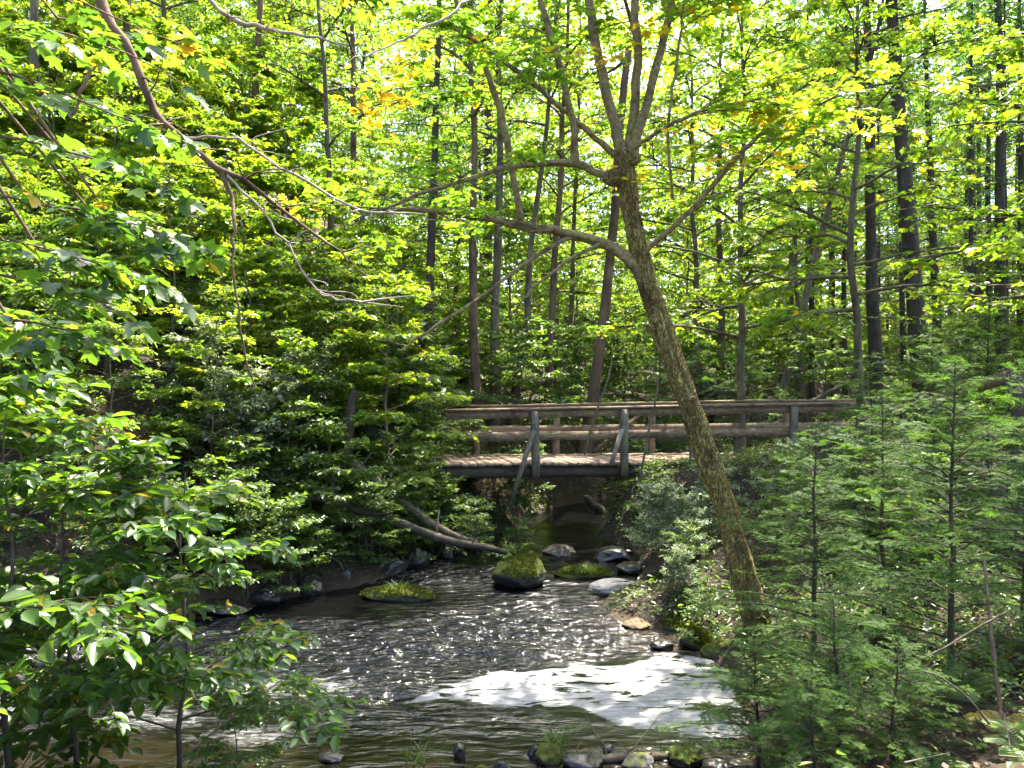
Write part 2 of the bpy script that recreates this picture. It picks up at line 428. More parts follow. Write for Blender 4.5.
def woody(H, z0, spread, nb, leaf, twig_len, nt, K, tmpl, trunk_r, elev=(60, 10), nsub=3, prof=None, tint=0.45, yellow=0.012,
          droop=0.15, tilt=0.3, lean=0.0, sub_len=0.5, top=True, sides=8, rough=0.04, shoots=0, inner=0.3):
    wood, leaves = MB(), MB()
    prof = prof or (lambda t: math.sin(math.pi * min(1, 0.25 + 0.75 * t)) ** 0.7 * 0.75 + 0.25)
    n = 12
    zz = np.linspace(0, H, n)
    T = np.stack([np.cumsum(rng.normal(0, lean + 0.012 * H / n, n)), np.cumsum(rng.normal(0, lean + 0.012 * H / n, n)), zz], 1)
    T[:, :2] -= T[0, :2]
    tr = trunk_r * (1 - 0.8 * (zz / H)) + trunk_r * 0.5 * np.exp(-zz / (trunk_r * 3))
    T = np.vstack([T[0] - [0, 0, 0.3 + trunk_r], T]); tr = np.concatenate([[tr[0] * 1.1], tr])
    Ts = smooth_path(T, 26); trs = np.interp(np.linspace(0, len(tr) - 1, 26), np.arange(len(tr)), tr)
    tube(wood, Ts, trs, sides, rough)
    ga = rng.uniform(0, 6)
    for b in range(nb):
        t = (b + rng.random()) / nb
        z = z0 + (H - z0) * t * 0.97
        p0 = np.array([np.interp(z, Ts[:, 2], Ts[:, 0]), np.interp(z, Ts[:, 2], Ts[:, 1]), z])
        az = ga + b * 2.4 + rng.normal(0, 0.3)
        L = spread * prof(t) * rng.uniform(0.7, 1.15)
        e = R(elev[1] + (elev[0] - elev[1]) * t + rng.normal(0, 8))
        P = branch_path(p0, az, e, L, 8, 0.4, droop)
        r0 = min(trunk_r * 0.45 * (1 - 0.6 * t), 0.012 + 0.016 * L)
        tube(wood, P, np.linspace(r0, r0 * 0.2, 8), 5, cap=False)
        foliage_on(wood, leaves, P, leaf, twig_len, nt, K, tmpl, inner, tilt, tint, yellow, max(0.002, r0 * 0.12))
        for s in range(nsub):
            u = rng.uniform(0.25, 0.85) * 7
            i = int(u)
            q = P[i] + (P[i + 1] - P[i]) * (u - i)
            d = P[i + 1] - P[i]
            a2 = math.atan2(d[1], d[0]) + (1 if s % 2 else -1) * R(rng.uniform(30, 65))
            e2 = math.asin(np.clip(d[2] / np.linalg.norm(d), -1, 1)) + rng.normal(0, 0.12)
            L2 = L * sub_len * (1.15 - u / 9) * rng.uniform(0.7, 1.2)
            P2 = branch_path(q, a2, e2, L2, 6, 0.5, droop)
            tube(wood, P2, np.linspace(r0 * 0.5, r0 * 0.12, 6), 4, cap=False)
            foliage_on(wood, leaves, P2, leaf, twig_len, max(3, int(nt * 0.8)), K, tmpl, 0.15, tilt, tint, yellow, max(0.002, r0 * 0.1))
    return wood, leaves


def hemlock(H, spread, nb, z0=0.15, needle=0.021, gap=0.0062, trunk_r=0.03, twig=0.2):
    """small conifer: flat drooping sprays of real needles"""
    wood, leaves = MB(), MB()
    n = 10
    zz = np.linspace(-0.25, H, n)
    T = np.stack([np.cumsum(rng.normal(0, 0.01, n)), np.cumsum(rng.normal(0, 0.01, n)), zz], 1)
    Ts = smooth_path(T, 24)
    tube(wood, Ts, np.linspace(trunk_r, 0.004, 24), 8, 0.05)
    for b in range(nb):
        t = (b + rng.random()) / nb
        z = z0 + (H - z0) * t ** 0.9 * 0.99
        p0 = np.array([np.interp(z, Ts[:, 2], Ts[:, 0]), np.interp(z, Ts[:, 2], Ts[:, 1]), z])
        L = (spread * (1 - t) ** 0.8 + 0.1) * rng.uniform(0.6, 1.15)
        P = branch_path(p0, b * 2.4 + rng.normal(0, 0.4), R(rng.normal(8 + 30 * t, 8)), L, 8, 0.3, 0.32)
        r0 = 0.003 + 0.006 * L
        tube(wood, P, np.linspace(r0, 0.0012, 8), 4, cap=False)
        nt = max(6, int(L / 0.03))
        tt = np.linspace(0.12, 1, nt)
        u = tt * 7; i = np.minimum(u.astype(int), 6); f = (u - i)[:, None]
        base = P[i] * (1 - f) + P[i + 1] * f
        d = unit(P[i + 1] - P[i])
        up = unit(np.array([0, 0, 1.0]) + rng.normal(0, 0.22, 3) + rng.normal(0, 0.2, (nt, 3)))
        lat = unit(np.cross(d, up)) * np.where(np.arange(nt) % 2 == 0, 1, -1)[:, None]
        a = np.radians(rng.normal(52, 9, nt))[:, None]; a[-1] = 0
        td = unit(d * np.cos(a) + lat * np.sin(a) + np.array([0, 0, -0.22]) * rng.random((nt, 1)))
        Lt = twig * (1.05 - 0.75 * tt) * rng.uniform(0.55, 1.2, nt) * min(1, L / 0.5 + 0.25)
        sticks(wood, base, base + td * Lt[:, None], np.full(nt, 0.0016), np.full(nt, 0.0008))
        # secondary twiglets
        A = [base]; D = [td]; LL = [Lt]; UU = [up]
        for sgn in (1, -1):
            for s in (0.35, 0.65):
                l2 = unit(np.cross(td, up)) * sgn
                A.append(base + td * (Lt * (s + rng.normal(0, 0.06, nt)))[:, None]); D.append(unit(td * 0.65 + l2 * 0.75))
                LL.append(Lt * 0.42 * rng.uniform(0.5, 1.2, nt)); UU.append(up)
        # needles on the branch itself too
        for Aa, Dd, Ll, Uu in zip(A, D, LL, UU):
            K = max(4, int(np.mean(Ll) / gap))
            s = (np.arange(K) + 0.5) / K
            pos = Aa[:, None] + Dd[:, None] * (Ll[:, None] * s[None])[..., None]
            l3 = unit(np.cross(Dd, Uu))
            alt = np.where(np.arange(K) % 2 == 0, 1.0, -1.0)
            ax = Dd[:, None] * 0.45 + l3[:, None] * alt[None, :, None] + rng.normal(0, 0.15, pos.shape)
            m = pos.shape[0] * K
            nm = (Uu[:, None] + rng.normal(0, 0.25, pos.shape)).reshape(m, 3)
            place(leaves, NEED, pos.reshape(m, 3), ax.reshape(m, 3), nm, needle * rng.uniform(0.7, 1.15, m),
                  np.clip(rng.normal(0.45 + 0.25 * np.repeat(tt, K), 0.15), 0, 1))
    return wood, leaves


# ------------------------------------------------------------------ objects
def thing(name, label, cat, loc=(0, 0, 0), group=None):
    o = bpy.data.objects.new(name, None)
    COL.objects.link(o)
    o.location = Vector(loc)
    o.empty_display_size = 0.2
    o['label'] = label; o['category'] = cat
    if group:
        o['group'] = group
    return o


def tag(o, label, cat, group=None):
    o['label'] = label; o['category'] = cat
    if group:
        o['group'] = group
    return o


def structure(o):
    o['kind'] = 'structure'
    return o


class Proto:
    """part meshes of one kind of plant; new() links a thing with parts that share the mesh data"""
    def __init__(self, name, parts):
        self.name, self.parts = name, parts      # parts: [(part name, mesh)]

    def new(self, label, cat, loc, rz=0.0, s=1.0, lean=(0, 0), group=None, sz=None):
        t = thing(self.name, label, cat, loc, group)
        m = Matrix.Rotation(lean[0], 4, 'Y') @ Matrix.Rotation(-lean[1], 4, 'X') @ Matrix.Rotation(rz, 4, 'Z')
        t.rotation_euler = m.to_euler()
        t.scale = (s, s, sz or s)
        for n, me in self.parts:
            c = bpy.data.objects.new(n, me); COL.objects.link(c); c.parent = t
        return t


# ------------------------------------------------------------------ terrain
YS = [-60, 3, 7.6, 8.6, 9.4, 10, 11, 12, 13.2, 15, 17, 19, 22, 26, 60]
XL = [-7, -7, -7, -5.6, -3.9, -3.0, -2.2, -1.5, -0.75, -0.1, 1.0, 2.6, 5.5, 9, 40]
XR = [2.2, 2.0, 2.0, 1.7, 1.42, 1.5, 1.75, 1.7, 1.9, 2.4, 3.6, 5.4, 8.6, 12, 44]
tn1, tn2, tn3 = SineNoise(1, 20, 0.15, 0.6), SineNoise(2, 24, 0.7, 2.5), SineNoise(3, 30, 3, 11)


def ground(x, y):
    x = np.asarray(x, float); y = np.asarray(y, float)
    wob = 0.16 * tn2(x * 0.9, y * 1.3)
    l = np.interp(y, YS, XL); r = np.interp(y, YS, XR)
    dl = l - x + wob; dr = x - r + wob
    hl = np.interp(dl, [-.6, -.15, 0, .35, 1, 2, 3.2, 6, 10, 25, 80], [-.3, -.12, .02, .3, .65, 1.15, 2.0, 3.7, 5.0, 8.0, 14])
    hl_far = np.interp(dl, [-.6, -.15, 0, .35, 1, 2, 4, 10, 40], [-.3, -.12, .02, .5, 1.15, 1.3, 1.5, 2.0, 4])
    k = sstep(12.5, 13.5, y) * sstep(-7.5, -3.5, x)
    hl = hl * (1 - k) + hl_far * k
    hr = np.interp(dr, [-.6, -.15, 0, .4, 1.2, 2.6, 5, 12, 40], [-.3, -.12, .02, .22, .5, .85, 1.15, 1.5, 4])
    kb = sstep(12.6, 13.6, y)
    hr_far = np.interp(dr, [-.6, -.15, 0, .35, .9, 2, 6, 40], [-.3, -.12, .02, .5, 1.1, 1.25, 1.5, 4])
    hr = hr * (1 - kb) + hr_far * kb
    h = np.where(dl > dr, hl, hr)
    # forest floor climbs gently behind the bridge
    h = h + sstep(17, 45, y) * 2.2 + np.maximum(y - 45, 0) * 0.05
    # the near bank the photographer stands on
    nb = np.interp(y, [-40, 0, 3, 4, 4.7, 5.05, 5.4, 5.8], [1.6, 1.4, 1.2, .65, .3, .0, -.2, -.6])
    h = np.maximum(h, nb) if np.ndim(h) == 0 else np.where(nb > h, nb, h)
    amp = 0.12 * sstep(-0.2, 0.6, np.maximum(dl, dr)) + 0.02
    h = h + amp * (0.6 * tn2(x, y) + 0.35 * tn3(x, y)) + 0.5 * tn1(x, y) * sstep(20, 40, np.hypot(x, y))
    # the side channel with its little cascade enters at the left
    return h


def water_level(x, y):
    return 0.5 * sstep(3.9, 5.6, -np.asarray(x, float) + 0.12 * (np.asarray(y, float) - 8))


def warp(n, c0, half, lim, p=3.2):
    u = np.linspace(-1, 1, n)
    return c0 + half * u + (lim - half) * np.sign(u) * np.abs(u) ** (p * 2.2)


gx = warp(360, 0, 11, 320); gy = np.concatenate([np.linspace(-70, -2, 24)[:-1], np.linspace(-2, 26, 300)[:-1], 26 + (np.linspace(0, 1, 110) ** 2.2) * 320])
GX, GY = np.meshgrid(gx, gy)
GZ = ground(GX, GY)
mb = MB()
idx = np.arange(GX.size).reshape(GX.shape)
f = np.stack([idx[:-1, :-1], idx[:-1, 1:], idx[1:, 1:], idx[1:, :-1]], -1).reshape(-1, 4)
mb.add(np.stack([GX, GY, GZ], -1).reshape(-1, 3), [f])
structure(mb.build('ground', M['ground']))

# ------------------------------------------------------------------ water
def poly_dist(px, py, poly):
    """signed distance (positive inside) to a polygon, vectorised"""
    poly = np.asarray(poly, float)
    d = np.full(px.shape, 1e9); inside = np.zeros(px.shape, bool)
    for a, b in zip(poly, np.roll(poly, -1, 0)):
        e = b - a; w0 = px - a[0]; w1 = py - a[1]
        t = np.clip((w0 * e[0] + w1 * e[1]) / (e @ e), 0, 1)
        d = np.minimum(d, np.hypot(w0 - e[0] * t, w1 - e[1] * t))
        c = (a[1] > py) != (b[1] > py)
        with np.errstate(divide='ignore', invalid='ignore'):
            c &= px < (e[0] * (py - a[1]) / (b[1] - a[1]) + a[0])
        inside ^= c
    return np.where(inside, d, -d)


wx = np.concatenate([np.arange(-9.5, -4.5, 0.06), np.arange(-4.5, 2.9, 0.025), np.arange(2.9, 9, 0.12)]); wy = np.concatenate([np.arange(4.9, 10, 0.025), np.arange(10, 14, 0.035), np.arange(14, 30, 0.12)])
WX, WY = np.meshgrid(wx, wy)
w1, w2, w3, w4 = SineNoise(21, 40, 6, 18, (0.4, 1.25)), SineNoise(22, 50, 18, 50, (0.5, 1.2)), SineNoise(23, 20, 0.7, 2.2), SineNoise(24, 26, 2, 9, (1.4, 0.6))
calm_poly = [(px_py[0], px_py[1]) for px_py in []]
foam_px = [(402, 703), (440, 684), (490, 676), (545, 668), (600, 662), (655, 656), (700, 656), (745, 672), (760, 735), (720, 742), (660, 733), (610, 722), (560, 712), (520, 705), (470, 703), (430, 706)]


def on_water(px, py, z=0.0):
    Y = (CAMZ - z) * F_PX / (py - HZ)
    return np.array([(px - 512) / F_PX * Y, Y])


FP = [on_water(*p) for p in foam_px]
fd = poly_dist(WX, WY, FP)
foam = sstep(-0.24, 0.36, fd + 0.04 * w4(WX * 1.3, WY * 1.3))
calm = sstep(-0.16, 0.12, fd)
pool = sstep(11.0, 14, WY)                                    # still dark water under the bridge
rif = np.clip(0.62 + 0.4 * w3(WX * 0.8, WY * 1.5), 0.25, 1.15) * (1 - 0.85 * calm) * (1 - 0.7 * pool)
lvl = water_level(WX, WY)
gyl, gxl = np.gradient(lvl, wy, wx)
slope = np.hypot(gxl, gyl)
casc = sstep(0.05, 0.22, slope)
Z = lvl + rif * (0.017 * w1(WX, WY) + 0.0048 * w2(WX, WY)) + casc * 0.03 * w4(WX, WY)
# white water at cascade and stones, plus sun glitter on the riffle painted white
streaks = []
for (px, py, rx, ry, s) in [(120, 640, .9, .35, .8), (60, 590, .9, .6, .95), (200, 682, .9, .25, .75), (255, 690, .8, .4, 1.1), (320, 688, .6, .35, 1.05), (30, 735, 1.0, .4, .7), (150, 720, .9, .35, 1.0),
                            (250, 738, .8, .35, 1.0), (275, 632, .5, .14, .5), (590, 603, .28, .25, .4), (585, 570, .3, .12, .3), (350, 655, .5, .25, .3), (500, 600, .35, .12, .3),
                            (450, 668, .5, .2, .28), (385, 745, .4, .1, .15)]:
    c = on_water(px, py, 0.35 if px < 90 and py < 640 else 0)
    q = ((WX - c[0]) / rx) ** 2 + ((WY - c[1]) / ry) ** 2
    streaks.append(0.8 * s * np.exp(-q))
white = np.clip(np.max(streaks, 0) + 0.6 * casc, 0, 1)
bank = np.minimum(WX - np.interp(WY, YS, XL), np.interp(WY, YS, XR) - WX)
shallow = sstep(0.7, 0.0, np.interp(WY, YS, XR) - WX) * sstep(12, 10, WY) + sstep(6.6, 5.6, WY) * 0.8
mb = MB()
idx = np.arange(WX.size).reshape(WX.shape)
f = np.stack([idx[:-1, :-1], idx[:-1, 1:], idx[1:, 1:], idx[1:, :-1]], -1).reshape(-1, 4)
# keep only faces that lie over the channel
cz = (ground(WX, WY) < Z + 0.12)
keep = cz.ravel()[f].any(1)
mb.add(np.stack([WX, WY, Z], -1).reshape(-1, 3), [f[keep]])


def water_material():
    m, nt, N, L = new_mat('stream_water')
    g = N.new('ShaderNodeTexCoord')
    mp = N.new('ShaderNodeMapping'); mp.inputs['Scale'].default_value = (0.6, 1.7, 1); L.new(g.outputs['Object'], mp.inputs[0])
    af = N.new('ShaderNodeAttribute'); af.attribute_name = 'foam'
    aw = N.new('ShaderNodeAttribute'); aw.attribute_name = 'white'
    ar = N.new('ShaderNodeAttribute'); ar.attribute_name = 'riffle'
    ash = N.new('ShaderNodeAttribute'); ash.attribute_name = 'shallow'

    def noise(scale, det, vec, rough=0.6, dist=0.0):
        n = N.new('ShaderNodeTexNoise'); n.inputs['Scale'].default_value = scale; n.inputs['Detail'].default_value = det
        n.inputs['Roughness'].default_value = rough; n.inputs['Distortion'].default_value = dist
        L.new(vec, n.inputs['Vector']); return n.outputs['Fac']

    def math_(op, a, b=None, c=None):
        n = N.new('ShaderNodeMath'); n.operation = op
        for k, v in enumerate((a, b, c)):
            if v is None:
                continue
            if isinstance(v, (int, float)):
                n.inputs[k].default_value = v
            else:
                L.new(v, n.inputs[k])
        return n.outputs[0]

    def mrange(v, a, b):
        n = N.new('ShaderNodeMapRange'); n.interpolation_type = 'SMOOTHSTEP'
        n.inputs[1].default_value = a; n.inputs[2].default_value = b; L.new(v, n.inputs[0]); return n.outputs[0]
    # foam sheet with torn streaks of open water
    mp2 = N.new('ShaderNodeMapping'); mp2.inputs['Scale'].default_value = (1.0, 3.2, 1); mp2.inputs['Rotation'].default_value = (0, 0, R(-14)); L.new(g.outputs['Object'], mp2.inputs[0])
    tear = mrange(noise(2.0, 5, mp2.outputs[0], 0.6, 1.4), 0.39, 0.46)
    mp3 = N.new('ShaderNodeMapping'); mp3.inputs['Scale'].default_value = (1.6, 6.0, 1); mp3.inputs['Rotation'].default_value = (0, 0, R(-16)); L.new(g.outputs['Object'], mp3.inputs[0])
    edge = math_('ADD', math_('MULTIPLY', noise(1.8, 6, mp3.outputs[0], 0.65, 1.0), 0.75), math_('MULTIPLY', noise(18, 4, mp.outputs[0]), 0.2))
    fo = math_('MULTIPLY', mrange(math_('ADD', af.outputs['Fac'], edge), 0.88, 1.05), tear)
    # broken white water and the painted sun on the riffle
    wn = noise(11, 8, mp.outputs[0], 0.7, 0.8)
    wn2 = math_('ADD', math_('MULTIPLY', wn, 0.55), math_('MULTIPLY', noise(2.6, 7, mp3.outputs[0], 0.7, 1.2), 0.5))
    wh = mrange(math_('ADD', math_('MULTIPLY', aw.outputs['Fac'], 0.32), wn2), 0.68, 0.98)
    fac = math_('MAXIMUM', fo, wh)
    col = N.new('ShaderNodeMixRGB'); col.inputs[1].default_value = (0.003, 0.003, 0.003, 1); col.inputs[2].default_value = (0.016, 0.011, 0.006, 1)
    L.new(ash.outputs['Fac'], col.inputs[0])
    c2 = N.new('ShaderNodeMixRGB')
    fr = ramp(N, [(0.3, (0.07, 0.07, 0.07)), (0.5, (0.2, 0.2, 0.2)), (0.68, (0.36, 0.36, 0.355))])
    L.new(noise(4, 8, mp3.outputs[0], 0.72, 0.8), fr.inputs[0]); L.new(fr.outputs[0], c2.inputs[2])
    L.new(fac, c2.inputs[0]); L.new(col.outputs[0], c2.inputs[1])
    p = N.new('ShaderNodeBsdfPrincipled')
    p.inputs['IOR'].default_value = 1.33; p.inputs['Specular IOR Level'].default_value = 0.9
    L.new(c2.outputs[0], p.inputs['Base Color'])
    L.new(math_('MULTIPLY_ADD', fac, 0.6, 0.07), p.inputs['Roughness'])
    h = math_('ADD', math_('MULTIPLY', noise(7, 3, mp.outputs[0], 0.5, 0.5), 1.0), math_('MULTIPLY', noise(26, 2, mp.outputs[0]), 0.12))
    b = N.new('ShaderNodeBump'); b.inputs['Distance'].default_value = 0.1
    L.new(h, b.inputs['Height'])
    L.new(math_('MULTIPLY_ADD', ar.outputs['Fac'], 0.85, 0.06), b.inputs['Strength'])
    L.new(b.outputs[0], p.inputs['Normal'])
    o = N.new('ShaderNodeOutputMaterial'); L.new(p.outputs[0], o.inputs[0])
    return m


water = structure(mb.build('water', water_material()))
for nm, arr in (('foam', foam), ('white', white), ('riffle', rif), ('shallow', shallow)):
    a_ = water.data.attributes.new(nm, 'FLOAT', 'POINT')
    if len(a_.data) == arr.size:
        a_.data.foreach_set('value', arr.ravel().astype(np.float32))

# ------------------------------------------------------------------ bridge
def build_bridge():
    t = thing('footbridge', 'weathered timber footbridge with plank deck and rails crossing the dark stream', 'footbridge', at(455, 463, 13.6))
    O = at(455, 463, 13.6)
    xl, xr = -1.9, 7.6
    A = np.array([-1.0, 13.6]); d2 = np.array([6.85, 15.4]) - A; d2 /= np.linalg.norm(d2); n2 = np.array([-d2[1], d2[0]])
    S0, S1 = -0.35, 8.6

    def pt(s, w, z):
        p = A + d2 * s + n2 * w
        return np.array([p[0], p[1], z]) - O
    zd = lambda s: 1.375 - 0.016 * s
    zr = lambda s: 2.325 + 0.0085 * s
    W = 1.5
    X = np.array([d2[0], d2[1], 0.0]); Yv = np.array([n2[0], n2[1], 0.0])
    mb = MB(); s = S0
    while s < S1:
        w = rng.uniform(0.13, 0.17)
        a, b = -0.06 + rng.normal(0, 0.03), W + 0.06 + rng.normal(0, 0.03)
        c = pt(s + w / 2, (a + b) / 2, zd(s) - 0.025 + rng.normal(0, 0.004))
        box(mb, c, w / 2 - 0.006, (b - a) / 2, 0.025, [X, Yv, [0, 0, 1]], 0.003)
        s += w
    mb.build('deck', M['wood_deck'], t, smooth=False)
    for w in (0.12, W - 0.12):
        mb = MB()
        P = np.array([pt(q, w + 0.012 * math.sin(q), zd(q) - 0.05 - 0.12) for q in np.linspace(S0, S1, 30)])
        tube(mb, P, 0.115, 10, 0.04)
        mb.build('log_beam', M['wood_beam'], t)
    ss = lambda px, Y=14.2: None
    near = [(534, -0.02), (622, 0.0), (690, 0.0), (790, 0.01), (862, 0.0)]

    def s_of(px, w):
        k = (px - 512) / F_PX
        B = A + n2 * w
        return (k * B[1] - B[0]) / (d2[0] - k * d2[1])
    up = np.array([0, 0, 1.0])
    for px, tl in near:
        s = s_of(px, 0)
        mb = MB(); wd = 0.13 if px != 690 else 0.09
        beam(mb, pt(s, -0.12, zd(s) - 0.24), pt(s + tl, -0.12, zr(s) - (0.055 if px != 862 else 0.1)), wd, 0.1, up=(n2[0], n2[1], 0), seg=4)
        mb.build('post', M['wood_grey'], t, smooth=False)
    for px in (478, 558, 654, 790):
        s = s_of(px, W)
        mb = MB()
        beam(mb, pt(s, W + 0.12, zd(s) - 0.24), pt(s, W + 0.12, zr(s) - 0.06), 0.12, 0.1, up=(n2[0], n2[1], 0), seg=4)
        mb.build('post', M['wood_rail'], t, smooth=False)
    r0 = s_of(450, 0)
    for w, s0, s1 in ((-0.045, s_of(447, 0), s_of(864, 0)), (W + 0.045, s_of(472, W), s_of(858, W))):
        mb = MB()     # side board under the cap
        beam(mb, pt(s0, w, zr(s0) - 0.115), pt(s1, w, zr(s1) - 0.115), 0.045, 0.14, seg=10)
        mb.build('top_rail', M['wood_rail'], t, smooth=False)
        mb = MB()     # flat cap board, two lengths butted end to end
        m_ = (s0 + s1) / 2 + 0.4
        beam(mb, pt(s0 - 0.03, w - 0.03 * (1 if w < 0 else -1), zr(s0) - 0.02), pt(m_ - 0.005, w - 0.03 * (1 if w < 0 else -1), zr(m_) - 0.02), 0.17, 0.04, seg=6)
        beam(mb, pt(m_ + 0.005, w - 0.03 * (1 if w < 0 else -1), zr(m_) - 0.012), pt(s1 + 0.04, w - 0.03 * (1 if w < 0 else -1), zr(s1) - 0.02), 0.17, 0.04, seg=6)
        mb.build('rail_cap', M['wood_rail'], t, smooth=False)
        mb = MB()
        zm = lambda s: zd(s) * 0.47 + zr(s) * 0.53 - 0.04
        a0 = 0.12 if w < 0 else -0.02
        beam(mb, pt(a0, w, zm(a0)), pt(s1 - 0.2, w, zm(s1 - 0.2)), 0.045, 0.155, seg=10)
        mb.build('middle_rail', M['wood_rail'], t, smooth=False)
    s = s_of(622, 0)
    mb = MB(); beam(mb, pt(s - 0.28, -0.2, zd(s) - 0.02), pt(s - 0.07, -0.2, zd(s) + 0.62), 0.06, 0.07, up=(n2[0], n2[1], 0)); mb.build('brace', M['bark_pale'], t, smooth=False)
    s = s_of(534, 0)
    mb = MB(); beam(mb, pt(s - 0.5, -0.22, zd(s) - 0.75), pt(s - 0.06, -0.22, zd(s) + 0.6), 0.07, 0.08, up=(n2[0], n2[1], 0)); mb.build('brace', M['wood_grey'], t, smooth=False)
    s = s_of(696, 0)
    mb = MB(); beam(mb, pt(s - 0.03, -0.2, zd(s) - 0.04), pt(s + 0.05, -0.2, zd(s) + 0.4), 0.05, 0.06, up=(n2[0], n2[1], 0)); mb.build('brace', M['bark_pale'], t, smooth=False)
    # brace on the far side
    s = s_of(600, W)
    mb = MB(); beam(mb, pt(s - 0.1, W + 0.02, zd(s) + 0.05), pt(s + 0.95, W + 0.02, zd(s) + 0.85), 0.06, 0.07, up=(n2[0], n2[1], 0)); mb.build('brace', M['wood_rail'], t, smooth=False)
    return t


build_bridge()

t = thing('handrail', 'short sloping timber handrail with a stout dark post behind the spruce saplings at the right', 'handrail', at(1018, 430, 10.5))
b0 = at(1018, 430, 10.5)
mb = MB(); beam(mb, at(896, 412, 14.2) - b0, at(1016, 374, 10.6) - b0, 0.07, 0.17, seg=6); mb.build('rail', M['wood_rail'], t, smooth=False)
mb = MB(); p = at(1020, 366, 10.5) - b0; q = p.copy(); q[2] = ground(*(at(1020, 400, 10.5)[:2])) - b0[2] - 0.2
beam(mb, q, p, 0.2, 0.2, up=(0, 1, 0), seg=4); mb.build('post', M['wood_beam'], t, smooth=False)
mb = MB(); p = at(905, 402, 14.1) - b0; q = p.copy(); q[2] = ground(*(at(905, 400, 14.1)[:2])) - b0[2] - 0.2
beam(mb, q, p, 0.12, 0.12, up=(0, 1, 0), seg=4); mb.build('post', M['wood_beam'], t, smooth=False)


# ------------------------------------------------------------------ rocks
def rock(px, py, w_px, h_px, Y=None, depth=1.0, mat='rock', label='', z=0.0, name='rock', group=None, rough=0.2, seed=None, sink=0.3, cat='rock', tilt=0.0, flat=1.0, peak=0.0):
    """py = waterline / base of the rock in the photograph"""
    if Y is None:
        Y = (CAMZ - z) * F_PX / (py - HZ)
    c = at(px, py, Y); c[1] += w_px / F_PX * Y * 0.3
    w = w_px / F_PX * Y / 2; h = h_px / F_PX * Y
    r = np.random.default_rng(seed if seed is not None else int(px * 7 + py * 13))
    import bmesh
    bm = bmesh.new()
    bmesh.ops.create_icosphere(bm, subdivisions=5, radius=1)
    V = np.array([v.co[:] for v in bm.verts]); Fc = np.array([[v.index for v in f.verts] for f in bm.faces]); bm.free()
    # planes cut facets into the ball, then noise
    for k in range(11):
        nrm = unit(r.normal(0, 1, 3)); d = r.uniform(0.62, 0.9)
        s = V @ nrm; V = V - np.outer(np.maximum(s - d, 0) * 0.9, nrm)
    s1, s2 = Noise3(r.integers(1e6), 24, 1.5, 5), Noise3(r.integers(1e6), 60, 6, 28)
    nz = rough * (0.45 * s1(V) + 0.14 * s2(V))
    V = V * (1 + nz)[:, None]
    if tilt:
        V[:, 2] += V[:, 0] * tilt
    V[:, 2] = np.where(V[:, 2] > 0, V[:, 2] * flat, V[:, 2])
    V[:, :2] *= (1 - peak * np.clip(V[:, 2:3], 0, 1.2))
    V *= np.array([w, w * depth, h / (1 + sink) / 1.0])
    V[:, 2] += h - V[:, 2].max()
    mb = MB(); mb.add(V, [Fc])
    o = mb.build(name, M[mat], loc=c)
    if mat == 'rock_moss' and w > 0.2:
        T = V[Fc]; nr = unit(np.cross(T[:, 1] - T[:, 0], T[:, 2] - T[:, 0])); ar = np.linalg.norm(np.cross(T[:, 1] - T[:, 0], T[:, 2] - T[:, 0]), axis=1)
        cen = T.mean(1); pn = SineNoise(r.integers(1e6), 18, 4, 14)
        wgt = ar * (nr[:, 2] + 0.45 * pn(cen[:, 0], cen[:, 1] + cen[:, 2]) > 0.25) * (cen[:, 2] > h * 0.18)
        if wgt.sum() > 0:
            m = int(min(5000, 5200 * w * w * 4 * depth + 500)); ii = r.choice(len(Fc), m, p=wgt / wgt.sum())
            bc = r.dirichlet([1, 1, 1], m); ps = (T[ii] * bc[..., None]).sum(1)
            mm = MB()
            place(mm, DIAM, ps - nr[ii] * 0.004, nr[ii] + r.normal(0, .7, (m, 3)), r.normal(0, 1, (m, 3)), r.uniform(.012, .04, m), np.clip(0.45 + 0.25 * pn(ps[:, 0] * .6, ps[:, 1] * .6) + r.normal(0, .15, m), 0, 1))
            mm.build('moss', M['moss'], o)
    tag(o, label, cat, group)
    return o


rock(520, 589, 56, 33, mat='rock_moss', label='pointed boulder under bright green moss standing in mid stream', name='mossy_boulder', rough=0.2, tilt=0.22, cat='boulder', peak=0.4)
rock(394, 605, 80, 12, mat='rock_moss', label='low flat rock with moss and small plants beside the dark left bank', name='mossy_rock', rough=0.2, depth=0.5, cat='rock')
rock(588, 580, 60, 10, mat='rock_moss', label='flat grassy rock in the stream between the boulder and the right bank', name='mossy_rock', depth=0.5)
rock(614, 597, 54, 13, mat='rock_pale', label='pale smooth sunlit slab of rock at the right edge of the stream', name='pale_rock', depth=0.6, flat=0.7)
stones = [(652, 600, 40, 16, 'rock', 'grey stone just right of the pale slab'), (668, 590, 36, 15, 'rock_moss', 'mossy stone behind the pale slab under the bank plants'),
          (640, 610, 36, 14, 'rock', 'grey stone at the water below the pale slab'), (668, 618, 36, 13, 'rock_moss', 'mossy stone on the right bank above the shallows'),
          (640, 630, 30, 8, 'rock_ochre', 'low ochre rock sloping into the shallows at the right bank'), (682, 634, 40, 16, 'rock_moss', 'moss capped stone below the leaning trunk'),
          (664, 650, 26, 7, 'rock_wet', 'flat wet stone at the water edge above the foam'), (700, 648, 44, 18, 'rock_moss', 'broad mossy stone beside the foam on the right bank'),
          (712, 615, 40, 20, 'rock', 'grey stone among plants near the foot of the leaning trunk'), (725, 660, 36, 18, 'rock_moss', 'mossy stone at the right end of the foam'),
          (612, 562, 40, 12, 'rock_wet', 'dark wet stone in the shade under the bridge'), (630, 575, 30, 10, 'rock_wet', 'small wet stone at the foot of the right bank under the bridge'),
          (560, 556, 34, 8, 'rock_wet', 'low wet stone in the pool under the bridge')]
